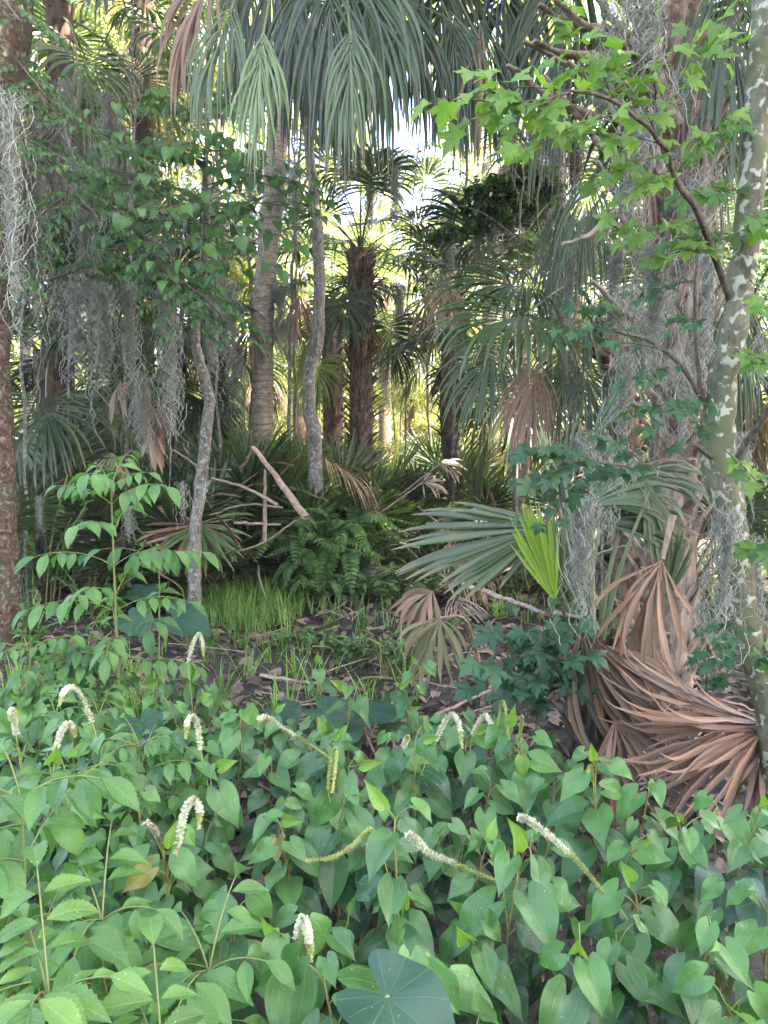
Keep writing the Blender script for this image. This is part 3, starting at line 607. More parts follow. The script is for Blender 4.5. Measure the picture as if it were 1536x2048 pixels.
# palm A: smooth trunk, its crown above the frame hangs into it
gA = gb(522, 9.3); tA, pA = heropalm('cabbage_palm', [gA, P(527, 640, 9.1), P(547, 380, 8.8), P(580, 0, 8.2), P(640, -330, 6.9)], (.125, .12, .115, .12, .13), 'smooth pale trunked palm whose great crown hangs across the top', 'trunk', 26, .3, .05, .35, .72)
cA = P(640, -330, 6.4)
for hx, hy, Y, (dx, dy, dz), L, mt, tn, sp, ns in [
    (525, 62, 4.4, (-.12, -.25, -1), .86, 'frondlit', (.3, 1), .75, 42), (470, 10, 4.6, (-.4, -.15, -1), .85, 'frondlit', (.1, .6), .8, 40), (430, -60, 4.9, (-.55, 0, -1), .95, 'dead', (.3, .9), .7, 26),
    (600, -40, 4.7, (-.05, -.1, -1), 1.15, 'frond', (.1, .7), .85, 50), (660, -90, 4.5, (.0, -.15, -1), 1.3, 'frond', (.0, .6), .9, 56), (705, 60, 4.3, (.05, -.2, -1), .80, 'frond', (.2, .8), .8, 50),
    (740, -60, 4.6, (.15, -.1, -1), 1.2, 'frond', (.1, .8), .9, 54), (800, -20, 4.7, (.25, -.1, -1), 1.0, 'frond', (.2, .9), .85, 50), (855, -110, 4.9, (.3, 0, -1), 1.25, 'frond', (.0, .7), .8, 50),
    (900, 20, 4.8, (.25, 0, -1), .95, 'frond', (.1, .8), .75, 46), (965, 40, 4.9, (.1, .0, -1), .95, 'frond', (.1, .8), .7, 44), (960, 50, 4.75, (.0, 0, -1), .85, 'dead', (.4, 1), .28, 12),
    (990, -80, 5.2, (.45, .1, -1), 1.1, 'frond', (.1, .7), .8, 44), (560, -160, 5.6, (-.2, .2, -1), 1.4, 'frond', (.0, .4), .9, 50), (760, -170, 5.9, (.1, .2, -1), 1.5, 'frond', (.0, .4), .9, 54), (680, 20, 5.6, (0, .2, -1), 1.2, 'frond', (0, .4), 1.0, 54),
    (900, -60, 6.2, (.2, .2, -1), 1.5, 'frond', (0, .4), .9, 50), (640, -60, 6.6, (0, .3, -1), 1.5, 'frond', (0, .3), 1.0, 50), (500, -90, 6.0, (-.4, .2, -1), 1.3, 'frond', (.2, .6), .8, 44)]:
    herofrond(tA, cA, P(hx, hy, Y), (dx + rn(-.15, .15), dy, dz), (rn(-.4, .4), -1, .1), L * .80, mt, 'dead_frond' if mt == 'dead' else 'frond', nseg=int(ns * .95), spread=sp * .85, costa=.36, grav=3.2, onset=.1, lift=-.1, joined=.45, tint=tn, jit=.13, wseg=1.6, keep=.86, crumple=.03, K=11, fold=.5)
for i in range(16):                                    # the spreading top of the same crown
    addfrond(tA, cA, i * 2.399, rn(1.3, 1.6), mesh_with(M['frond'], proto('soft', int(round((70 - i * 5) / 15.) * 15))))

# palm B: broad pale booted trunk at right
gB = gb(1352, 4.5)
tB, pB = heropalm('cabbage_palm', [gB, P(1352, 800, 4.5), P(1345, 400, 4.5), P(1335, 0, 4.5), P(1330, -300, 4.5)], (.15, .125, .135, .15, .15), 'massive palm at right with pale peeling leaf bases on its trunk', 'bootpale', 300, .36, .06, .7)
sb = [((1075, 10), (1200, 60), 4.3), ((1068, 78), (1180, 112), 4.2), ((1050, 82), (1300, 190), 4.25), ((1015, 130), (1180, 235), 4.1), ((1090, 150), (1330, 420), 4.1), ((1110, 0), (1290, 110), 4.3), ((1125, 490), (1235, 425), 4.1),
      ((1185, 560), (1300, 660), 4.0), ((1195, 320), (1300, 480), 4.1), ((1240, 430), (1330, 560), 4.05), ((1370, 20), (1330, 160), 4.2), ((1400, 200), (1340, 380), 4.2), ((1180, -20), (1320, 130), 4.15), ((1225, 600), (1210, 700), 4.2), ((1140, 120), (1310, 300), 4.2), ((1470, 520), (1390, 700), 4.2), ((1440, 330), (1370, 520), 4.2), ((1255, 690), (1330, 830), 4.1), ((1440, 700), (1370, 860), 4.1), ((1240, 200), (1320, 360), 4.1), ((1420, 430), (1350, 600), 4.1), ((1285, 480), (1345, 640), 4.0), ((1390, 560), (1340, 760), 4.0), ((1300, 250), (1345, 400), 4.0), ((1300, 60), (1350, 250), 4.05)]
for (a, b_, Y) in sb:
    mb = MB(); p0 = P(b_[0], b_[1], Y + .15); p1 = P(a[0], a[1], Y - .05); tube(mb, curve([p0, (p0 + p1) / 2 + A(0, 0, -.03), p1], 8, .004), A(.05, .042, .034, .028, .024, .021, .02, .017), 8, .5, .5, bump=.06); mb.build('leaf_stub', M['bootpale'], tB)
cB = P(1330, -300, 4.5)
for hx, hy, Y, (dx, dy, dz), L, mt, sp in [(1440, -80, 4.2, (.2, -.1, -1), 1.15, 'frond', .7), (1395, -40, 4.4, (.0, 0, -1), 1.0, 'frond', .6), (1170, -120, 4.9, (-.3, 0, -1), 1.3, 'frond', .7), (1500, -100, 4.6, (.3, 0, -1), 1.2, 'frond', .7), (1470, 560, 4.0, (.1, 0, -1), .7, 'frond', .6), (1395, 620, 4.1, (.0, 0, -1), .6, 'dead', .35), (1300, 330, 4.1, (-.1, -.1, -1), .5, 'dead', .25), (1410, 300, 4.1, (.1, -.1, -1), .6, 'dead', .2), (1260, 560, 4.1, (-.1, -.1, -1), .6, 'deadgrey', .25), (1180, 330, 5.0, (-.1, 0, -1), .85, 'frond', .6), (1140, 400, 5.4, (-.2, 0, -1), .8, 'frond', .6), (1410, 120, 5.2, (.1, 0, -1), 1.1, 'frond', .7)]:
    herofrond(tB, cB if hy < 0 else P(1330, hy - 60, 4.6), P(hx, hy, Y), (dx, dy, dz), (rn(-.25, .25), -1, .1), L, mt, nseg=44, spread=sp, costa=.4, grav=2.4, onset=.15, lift=-.15, tint=(.0, .8), wseg=1.2, K=10, sagp=.2)
for i in range(14): addfrond(tB, cB, i * 2.399, rn(1.2, 1.5), mesh_with(M['frond'], proto('soft', int(round((70 - i * 6) / 15.) * 15))))

# palm C: red-brown trunk cut by the left edge
gC = gb(-42, 5.4)
tC, pC = heropalm('cabbage_palm', [gC, P(-42, 700, 5.4), P(-32, 300, 5.4), P(-14, 0, 5.4), P(0, -400, 5.4)], (.22, .20, .20, .25, .22), 'thick red-brown palm trunk at the left edge, booted at its top', 'trunkred', 70, .3, .075, .3, .60)
cC = P(20, -400, 5.4)
for i in range(12): addfrond(tC, cC, i * 2.399, rn(.9, 1.1), mesh_with(M['frond'], proto('soft', int(round((75 - i * 4) / 15.) * 15))))

# palm D: drooping big fans right of centre
gD = gb(1075, 6.2); tD = thing('cabbage_palm', gD, 'leaning palm with big arching grey-green fans and a brown hanging skirt', 'palm tree', 'cabbage palms in the swamp wood')
tD['label'] = 'middle-height palm with big arching fans above a brown hanging skirt, right of centre'
cD = P(1215, 690, 6.1); mb = MB(); trunkmesh(mb, [A(*gb(1260, 6.4)), P(1245, 800, 6.3), cD], (.13, .12, .12), 60, .24, bw=.06); mb.build('trunk', M['boot'], tD)
for hx, hy, Y, (dx, dy, dz), L, mt, sp, n, gv, tn in [
    (1072, 628, 4.9, (-.9, -.5, -.1), .76, 'frond', 1.75, (-.1, -.7, .9), 1.8, (.5, 1)), (1075, 572, 5.3, (-.9, -.2, .1), .74, 'frond', 1.8, (0, -.6, .9), 1.5, (.4, 1)), (1150, 640, 5.3, (.4, -.8, -.4), .7, 'frond', 1.6, (0, -.4, 1), 1.8, (.2, .8)),
    (1078, 722, 5.0, (-.25, -.1, -1), .62, 'dead', .75, (.1, -1, 0), 2.2, (.2, .9)), (1060, 735, 5.3, (-.1, 0, -1), .6, 'dead', .8, (-.2, -1, 0), 2, (.1, .6)), (1130, 700, 5.6, (-.1, .2, -1), .7, 'frond', .9, (0, -1, 0), 2, (0, .6)), (1000, 680, 5.8, (-.5, 0, -.8), .7, 'frond', 1.2, (0, -1, .4), 2, (0, .7)),
    (1160, 720, 4.9, (.3, -.3, -.8), .55, 'frond', 1.0, (0, -1, .2), 1.8, (.1, .7))]:
    herofrond(tD, cD, P(hx, hy, Y), (dx, dy, dz), n, L, mt, 'dead_frond' if mt == 'dead' else 'frond', nseg=40, spread=sp, costa=.3, grav=gv, onset=.25, lift=.1, tint=tn, wseg=1.1, K=10, sagp=.22)

# palm E: young palm in the right foreground with the bright spear
gE = A(*G(1190, 1560)); gE = P(1195, 1500, 3.05); gE[2] = H(gE[0], gE[1])
tE = thing('young_palm', gE, 'young palm with bright yellow-green spear fan and fibrous brown base, right foreground', 'palm tree')
mb = MB(); trunkmesh(mb, [gE + A(0, 0, -.05), P(1195, 1450, 3.1), P(1190, 1330, 3.15)], (.12, .10, .07), 60, .2, .05, bw=.04, out=.5, bump=.1); mb.build('trunk', M['bootdark'], tE)
cE = P(1188, 1340, 3.15)
EF = [((1100, 1052, 3.0), (-1, -.1, -.22), (-.3, -.75, .7), .60, 'frond', .62, 22, .5, .6, (.3, 1), 1.6),
      ((1112, 1206, 2.85), (-.34, -.05, 1), (.1, -1, .1), .40, 'frondyoung', .30, 19, .0, 1, (.2, 1), 2.0),
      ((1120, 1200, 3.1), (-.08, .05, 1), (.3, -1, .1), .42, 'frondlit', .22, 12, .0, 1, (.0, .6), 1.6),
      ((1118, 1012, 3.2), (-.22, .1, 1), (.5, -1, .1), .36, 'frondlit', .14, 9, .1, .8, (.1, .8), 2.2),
      ((1125, 985, 3.35), (.25, .1, 1), (-.2, -1, .2), .34, 'frond', .3, 14, .3, .5, (.2, .7), 1.6),
      ((1165, 1015, 3.3), (.8, -.1, .5), (-.2, -.8, .6), .42, 'frond', .6, 18, 1.2, .3, (.2, .8), 1.5),
      ((1175, 1040, 3.25), (1, 0, .05), (0, -.8, .7), .48, 'frond', .45, 16, .8, .4, (.0, .6), 1.6),
      ((1180, 880, 3.6), (.6, .1, .8), (-.5, -.8, .4), .33, 'frond', .28, 12, .2, .6, (.1, .5), 1.6),
      ((1100, 1045, 3.1), (-.9, .1, .12), (0, -.7, .8), .5, 'frond', .16, 5, .7, .3, (.6, 1), 1.4),
      ((1250, 960, 3.3), (.7, 0, .1), (-.1, -.9, .5), .42, 'frond', .5, 16, 1.6, .2, (.2, .8), 1.4),
      ((1335, 1200, 3.0), (.12, 0, 1), (0, -1, .2), .30, 'frond', .32, 14, .1, .8, (.0, .4), 1.8),
      ((1290, 960, 3.2), (.35, 0, -1), (-.1, -.9, .3), .45, 'frond', .35, 12, .8, .3, (.0, .5), 1.4)]
for h, d, n, L, mt, sp, ns, gv, on, tn, ws_ in EF:
    herofrond(tE, cE, P(*h), d, n, L, mt, nseg=ns, spread=sp, costa=.05, grav=gv, onset=on, lift=.1, joined=.6, tint=tn, wseg=ws_, K=10, sagp=.02, sr=.010, jit=.03)

# broken dead fronds at the right foreground, things of their own
def deadfrond(label, hub, d, n, L, mat='dead', stalk=None, **k):
    hub = P(*hub); t = thing('dead_palm_frond', hub, label, 'dead frond', 'dead brown palm fronds')
    mb = MB(); kk = dict(nseg=34, spread=.8, costa=.1, grav=.6, onset=.4, joined=.55, tint=(.0, 1), wseg=1.4, K=12, jit=.13, fold=.5, crumple=.07); kk.update(k); fan(mb, hub, d, n, L, **kk); mb.build('blade', M[mat], t)
    if stalk is not None: sm = MB(); tube(sm, curve([P(*q) for q in stalk] + [hub], 10), np.linspace(.016, .010, 10), 6, .5, .6); sm.build('stalk', M['stalkdead'], t)
    return t
deadfrond('tan dead frond hanging head down from its stalk beneath the young palm', (1325, 1118, 2.95), (-.34, -.05, -1), (.2, -1, .1), .50, 'dead', [(1345, 1030, 3.0)], spread=.62, nseg=26, grav=1.2, onset=.15, lift=.3, wseg=1.5, lenfall=.1, wind=(.35, 0, 0))
deadfrond('red-brown dead frond with pleats fanning left from the right edge', (1545, 1447, 2.55), (-1, -.15, .14), (.05, -.55, .8), .66, 'deadred', [(1620, 1440, 2.5)], spread=.24, nseg=22, grav=.1, onset=.5, lift=.1, wseg=2.4, lenfall=.1, wind=(0, 0, 1.3))
deadfrond('reddish dead fan spread low over the leaves at the right edge', (1535, 1452, 2.5), (-1, -.2, -.42), (.0, -.7, .7), .50, 'deadred', None, spread=.42, nseg=24, grav=.35, onset=.5, lift=.1, wseg=1.7, lenfall=.2)
deadfrond('reddish dead fan strips drooping down at the right edge', (1528, 1460, 2.52), (-.25, -.2, -1), (.0, -1, .2), .28, 'deadred', None, spread=.9, nseg=20, grav=.5, onset=.5, lift=.1, wseg=1.4)
deadfrond('twisted brown dead frond sweeping from the palm base to the right', (1160, 1235, 2.85), (.28, -.15, -1), (-.6, -.8, .3), .66, 'dead', [(1110, 1225, 3.0)], spread=.26, nseg=26, grav=-.2, onset=.15, lift=.2, wseg=2.4, wind=(1.7, -.2, .25), lenfall=.05)
deadfrond('curled dead frond strips hanging over the fibrous palm base', (1185, 1285, 2.9), (.55, -.2, -.6), (0, -1, .3), .5, 'dead', None, spread=.6, nseg=24, grav=1.4, onset=.3, lift=.3, wseg=1.6, wind=(.5, 0, 0))
deadfrond('drooping brown strips below the twisted dead frond', (1230, 1440, 2.75), (.3, -.2, -1), (0, -1, .2), .30, 'dead', None, spread=1.0, nseg=18, grav=.6, onset=.3, lift=.2, wseg=1.2)
deadfrond('yellowing frond bent over with brown edges, behind the marsh plants in the middle', (880, 1235, 4.0), (-.2, -.3, -.8), (-.1, -1, .3), .36, 'drygrass', [(960, 1330, 4.3), (930, 1240, 4.1)], spread=1.0, nseg=24, grav=1.4, onset=.05, lift=.3, wseg=1.5)
deadfrond('small curled brown frond just above the bent yellowing one', (865, 1180, 4.5), (-.6, -.3, -.6), (0, -1, .4), .32, 'dead', None, spread=.9, nseg=16, grav=1.8, onset=.1)
deadfrond('brown and green fan lying low behind the pinnate shrub', (395, 1045, 7.0), (-.25, -.6, -.5), (0, -.6, .8), .62, 'dead', None, spread=1.5, nseg=34, grav=.5, onset=.4)
deadfrond('half green fan collapsed behind the mossy sapling', (398, 1046, 6.9), (.35, -.6, -.55), (0, -.6, .8), .62, 'frondlit', None, spread=1.2, nseg=34, grav=.7, onset=.4, tint=(0, .5))
deadfrond('pinkish dry fan held out on a thin stalk near the fern mound', (845, 965, 7.2), (.7, 0, -.1), (0, -.6, .8), .26, 'deadgrey', [(755, 1030, 7.4)], spread=1.0, nseg=16, grav=1.4)
deadfrond('pinkish dry fan drooping above the pinkish one on its stalk', (880, 928, 7.6), (.6, 0, -.2), (0, -.6, .8), .28, 'deadgrey', [(800, 990, 7.8)], spread=1.0, nseg=16, grav=1.8)
deadfrond('pale brown withered fan hanging in the dark thicket at left', (222, 905, 7.5), (.1, -.2, -1), (0, -1, .1), .42, 'deadgrey', None, spread=.9, nseg=24, grav=1.6, onset=.1)
for i, (px, py, Y) in enumerate([(270, 745, 7), (330, 800, 7), (240, 760, 7.2), (300, 850, 7.1), (600, 590, 8), (500, 650, 9), (895, 560, 8), (860, 590, 9)]):
    deadfrond(['thin tan frond strips hooked over in the left thicket', 'brown curled strips hanging beside the mossy sapling', 'narrow withered strips at the left of the thicket', 'tan strips low in the left thicket', 'rusty frond hanging by the thin curved trunk', 'brown frond hanging left of the smooth palm trunk', 'rusty brown frond hanging under the central blue-green fans', 'dull brown frond left of the rusty one under the blue-green fans'][i], (px, py, Y), (rn(-.3, .3), -.1, -1), (rn(-.3, .3), -1, 0), rn(.4, .6), 'dead' if i != 2 else 'deadgrey', None, spread=.4 if i < 4 else .8, nseg=7 if i < 4 else 24, grav=1.5, onset=.2, wseg=1.8 if i < 4 else 1.1)

lst = []
for i in range(34):
    px = rn(30, 1500); Y = rn(6.6, 9.5); lst.append((px, Y))
lst.sort(); ORD0 = 'leftmost second third fourth fifth sixth seventh eighth ninth tenth eleventh twelfth thirteenth fourteenth fifteenth sixteenth seventeenth eighteenth nineteenth twentieth twenty-first twenty-second twenty-third twenty-fourth twenty-fifth twenty-sixth twenty-seventh twenty-eighth twenty-ninth thirtieth thirty-first thirty-second thirty-third thirty-fourth'.split()
for i, (px, Y) in enumerate(lst):
    p = A(*gb(px, Y)); p[2] = rn(.3, 1.3); me = mesh_with(M[pick(['dead', 'deadgrey', 'dead'])], proto('dead', int(pick([-45, -15, 15, -60]))))
    o = bpy.data.objects.new('dead_palm_frond', me); COL.objects.link(o); o.location = Vector(p); s = rn(.55, .95); o.scale = (s, s, s); o.rotation_euler = (rn(-.5, .5), rn(-.5, .5), rn(0, 6.28))
    tag(o, 'withered brown frond caught in the palmetto thicket, %s from the left of them' % ORD0[i], 'dead frond', 'dead brown palm fronds')
# fallen palm stalks and logs
def fallen(label, pts, r, mat='stalkdead', name='fallen_stalk', cat='stalk', flat=.5):
    pts = [P(*p) for p in pts]; c = curve(pts, 14, .003); mb = MB(); tube(mb, c, np.linspace(r, r * .65, 14), 8, .5, flat, bump=.05); o = mb.build(name, M[mat], None, origin=pts[0]); return tag(o, label, cat, 'fallen palm stalks')
fallen('split grey-tan stalk leaning steeply into the fern mound', [(612, 1035, 6.6), (560, 965, 6.9), (507, 893, 7.1)], .045)
fallen('tan stalk arching low from the sapling towards the ferns', [(555, 1010, 6.7), (490, 975, 6.8), (425, 957, 6.9)], .028)
fallen('thin upright dead stalk behind the grass clump', [(530, 1085, 6.9), (530, 1000, 6.9), (531, 940, 7.0)], .020)
fallen('long arched dry stalk left of the fern mound', [(565, 1015, 6.9), (490, 1010, 7), (420, 1030, 7)], .022)
fallen('dry stalk lying level behind the grass clump', [(470, 1045, 7), (560, 1050, 7)], .03)
fallen('pinkish tan broken stalk pointing right at the young palm', [(928, 1168, 3.9), (1010, 1198, 3.6), (1095, 1228, 3.3)], .022)
fallen('flat tan stalk lying on mud behind the white spikes', [(520, 1350, 4.8), (590, 1362, 4.75), (645, 1368, 4.7)], .022)
fallen('long thin stalk on the ground behind the blue-green leaves', [(230, 1262, 6.2), (340, 1268, 6.1), (440, 1258, 6.1)], .02)
fallen('grey stick lying across the litter below the maple seedling', [(870, 1430, 3.7), (950, 1395, 3.9), (1040, 1352, 4.1)], .013)
fallen('dark fallen stick under the drooping dead frond', [(1240, 1420, 3.4), (1330, 1380, 3.6), (1430, 1385, 3.7)], .012)
fallen('pale reed lying behind the twisted dead frond', [(1330, 1375, 3.5), (1440, 1400, 3.5), (1530, 1425, 3.4)], .012)
fallen('grey stick crossing the litter right of the fern mound', [(900, 1160, 6.4), (960, 1120, 6.9)], .018)
for i, (x, y, Y) in enumerate([(300, 1030, 7.2), (440, 1000, 7.0), (480, 930, 7.4), (520, 1075, 6.7), (350, 980, 7.4), (590, 985, 7.2), (455, 1060, 6.6), (405, 920, 7.3), (330, 930, 7.6), (560, 930, 7.6), (870, 1040, 7), (820, 1090, 6.6), (1240, 1100, 5), (1020, 1130, 6)]):
    dx, dy = rn(-150, 150), rn(-70, 40); fallen('dry fallen palm stalk tangled in the undergrowth, %s of the tangle' % ORD0[[0, 7, 9, 10, 2, 12, 8, 4, 1, 11, 3, 5, 6, 13][i]], [(x - dx / 2, y - dy / 2, Y + .2), (x, y + rn(-15, 15), Y), (x + dx / 2, y + dy / 2, Y - .2)], rn(.012, .026), pick(['stalkdead', 'boot']))
mbb = MB(); pc = P(752, 1168, 7.4); pc[2] = .16
th = np.linspace(0, pi, 9)
tube(mbb, np.stack([np.full(9, pc[0]), np.full(9, pc[1]), pc[2] - .17 * np.cos(th)], 1), .21 * np.sin(th) + .01, 14, bump=.09)
tag(mbb.build('mossy_stump', M['bark'], None, origin=(pc[0], pc[1], 0)), 'round grey-brown stump at the right foot of the fern mound', 'stump')

ORD = 'leftmost second third fourth fifth sixth seventh eighth ninth tenth eleventh twelfth thirteenth fourteenth fifteenth sixteenth seventeenth eighteenth nineteenth twentieth twenty-first twenty-second twenty-third twenty-fourth'.split()
# ================================================================== THIN TREES
def poly(t, name, mat, pts, r, sides=10, n=26, jit=.006, bump=.05):
    mb = MB(); c = curve([P(*p) if len(p) == 3 and p[1] > 3 or True else p for p in pts], n, jit); tube(mb, c, np.interp(np.linspace(0, 1, n), np.linspace(0, 1, len(r)), r), sides, .5, bump=bump); mb.build(name, M[mat], t); return c
def base_of(px, Y): return gb(px, Y)
def gpix(px, Y):                                     # photo row where the ground lies at distance Y
    v = A(0, Y, -CAM_Z); yc = v[1] * sin(PITCH) + v[2] * cos(PITCH); f = v[1] * cos(PITCH) - v[2] * sin(PITCH); return 1024 - FPX * yc / f + 8

# thin curved grey trunk
b = gb(630, 7.5); t = thing('slender_tree', b, 'thin grey curved trunk standing left of the shaggy central palm', 'tree')
poly(t, 'trunk', 'bark', [(632, gpix(632, 7.5), 7.5), (630, 900, 7.5), (617, 800, 7.5), (618, 740, 7.5), (640, 640, 7.5), (634, 480, 7.5), (628, 380, 7.5), (615, 250, 7.5), (600, -60, 7.5)], (.075, .068, .062, .06, .06, .055, .05, .045, .04))
lm, tm = MB(), MB()
for i in range(10): spray(lm, tm, P(rn(600, 630), rn(-60, 120), 7.5), P(rn(380, 860), rn(-120, 160), rn(7, 8.5)), T_OVAL, .10, 10, sub=3, twigr=.008)
tm.build('branches', M['twig'], t); lm.build('crown', M['heartdark'], t)

# mossy sapling with layered heart leaves
YC = 6.4; b = gb(388, YC); t = thing('leafy_tree', b, 'slim mossy tree with tiers of drooping heart-shaped leaves, left of centre', 'tree')
tr = poly(t, 'trunk', 'bark', [(388, gpix(388, YC), YC), (390, 1120, YC), (397, 1000, YC), (410, 880, YC), (418, 800, YC), (403, 735, YC), (390, 680, YC), (396, 620, 6.3), (408, 520, 6.2), (411, 400, 6.0), (413, 300, 6.0), (420, 180, 6)], (.058, .052, .05, .048, .046, .042, .038, .034, .028, .024, .018, .008), n=40)
lm, tm = MB(), MB()
for (x0, y0), (x1, y1), Y1, n in [((412, 370), (650, 400), 5.0, 13), ((412, 380), (560, 378), 5.2, 10), ((411, 400), (250, 385), 5.2, 10), ((411, 440), (640, 430), 5.2, 10), ((410, 455), (520, 440), 5.0, 9), ((410, 480), (600, 490), 5.0, 11), ((410, 500), (560, 540), 4.9, 9),
        ((409, 490), (280, 520), 5.0, 9), ((412, 330), (280, 300), 5.3, 10), ((413, 310), (200, 305), 5.4, 11), ((412, 330), (360, 290), 5.0, 7), ((413, 290), (470, 300), 5.1, 8), ((415, 260), (300, 190), 5.3, 10), ((416, 240), (255, 215), 5.2, 10), ((416, 230), (470, 210), 5.6, 8), ((418, 200), (330, 100), 5.6, 9), ((418, 200), (300, 45), 5.5, 8),
        ((408, 540), (330, 560), 5.1, 8), ((408, 540), (440, 570), 4.9, 7), ((411, 420), (340, 440), 4.8, 8), ((411, 420), (480, 470), 4.7, 8), ((412, 350), (500, 350), 4.8, 9), ((411, 450), (220, 470), 5.4, 10), ((411, 400), (200, 360), 5.5, 11), ((411, 460), (400, 520), 4.6, 6), ((413, 300), (610, 380), 5.4, 10)]:
    spray(lm, tm, P(x0, y0, 6.0), P(x1, y1, Y1), T_HSMALL, .108, n, hang=.7, sag=.08, twigr=.006, sub=2, tint=(.2, 1), nrm=(0, -.5, 1))
tm.build('branches', M['twig'], t); lm.build('crown', M['heartdark'], t)

# tree at the left with feathery sprays (trunk hidden behind the left palm)
b = gb(-60, 6.8); t = thing('feathery_tree', b, 'feathery fine-leaved tree reaching in over the moss from the left edge', 'tree')
poly(t, 'trunk', 'bark', [(-60, gpix(-60, 6.8), 6.8), (-50, 700, 6.8), (-40, 300, 6.6), (-30, -100, 6.4)], (.07, .06, .05, .03))
lm, tm = MB(), MB()
for (x0, y0), (x1, y1), Y1, n in [((-40, 250), (200, 440), 5.0, 8), ((-40, 200), (250, 300), 5.0, 10), ((-45, 300), (150, 330), 4.8, 8), ((-45, 100), (90, 190), 4.9, 6), ((-45, 150), (130, 240), 5.2, 7), ((60, 290), (400, 620), 5.4, 13), ((150, 360), (330, 400), 5.2, 8), ((180, 420), (60, 450), 5, 7), ((200, 480), (370, 640), 5.2, 9), ((210, 540), (420, 600), 5.0, 8), ((100, 560), (330, 560), 5.6, 9), ((90, 480), (30, 560), 5.2, 6), ((300, 560), (470, 660), 5.3, 7), ((-40, 20), (40, 40), 3.6, 4)]:
    p0, p1 = P(x0, y0, 6.0), P(x1, y1, Y1); c = curve([p0, (p0 + p1) / 2 + A(0, 0, .12), p1], n + 2); tube(tm, c, np.linspace(.011, .003, n + 2), 5)
    for k in range(2, n + 2):
        ax = nz(c[k] - c[k - 1]); sd = nz(np.cross(ax, UP))
        for s in (-1, 1): compound(lm, tm, c[k], ax * .6 + sd * s * .9 + A(0, -.2, rn(-.1, .25)), rn(.2, .36), 7, T_LOW, .052, .5, (.0, .8), .002)
tm.build('branches', M['twig'], t); lm.build('crown', M['heartdark'], t)

# lichen-spotted maple with its branches
b = gb(1490, 2.4); b = (b[0] + .0, 2.4, 0); t = thing('maple_sapling', b, 'lichen-spotted olive maple trunk with bright lobed leaves, right edge', 'tree', None)
mt_ = poly(t, 'trunk', 'mapbark', [(1560, 1650, 2.5), (1538, 1420, 2.45), (1500, 1290, 2.42), (1478, 1150, 2.4), (1462, 1040, 2.4), (1440, 940, 2.4), (1438, 860, 2.4), (1445, 760, 2.4), (1462, 690, 2.4), (1480, 590, 2.4), (1496, 440, 2.4), (1510, 280, 2.4), (1520, 120, 2.4), (1535, -40, 2.4), (1560, -300, 2.4)], (.05, .046, .043, .043, .046, .052, .047, .043, .04, .038, .038, .037, .037, .036, .03), 14, 60, .002, .03)
lm, tm = MB(), MB()
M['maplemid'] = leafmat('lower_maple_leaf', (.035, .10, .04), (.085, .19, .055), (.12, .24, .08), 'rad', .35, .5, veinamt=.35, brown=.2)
def limb(pts, r0, r1): tube(tm, curve([P(*p) for p in pts], 20, .002), np.linspace(r0, r1, 20), 6, bump=.03)
limb([(1460, 600, 2.4), (1425, 500, 2.3), (1390, 420, 2.2), (1345, 345, 2.15), (1330, 290, 2.1), (1270, 235, 2.05), (1180, 185, 2.0), (1060, 205, 1.9), (930, 200, 1.8)], .012, .0022)
limb([(1437, 860, 2.4), (1400, 790, 2.4), (1330, 700, 2.35), (1230, 660, 2.3), (1200, 655, 2.2)], .009, .003)
limb([(1440, 930, 2.4), (1380, 890, 2.3), (1300, 935, 2.2), (1180, 925, 2.1), (1080, 930, 2.05)], .008, .002)
limb([(1445, 960, 2.4), (1510, 860, 2.3), (1560, 780, 2.2)], .012, .008); limb([(1440, 930, 2.4), (1400, 760, 2.5), (1390, 600, 2.6), (1400, 420, 2.7)], .010, .005)
lm2 = MB()
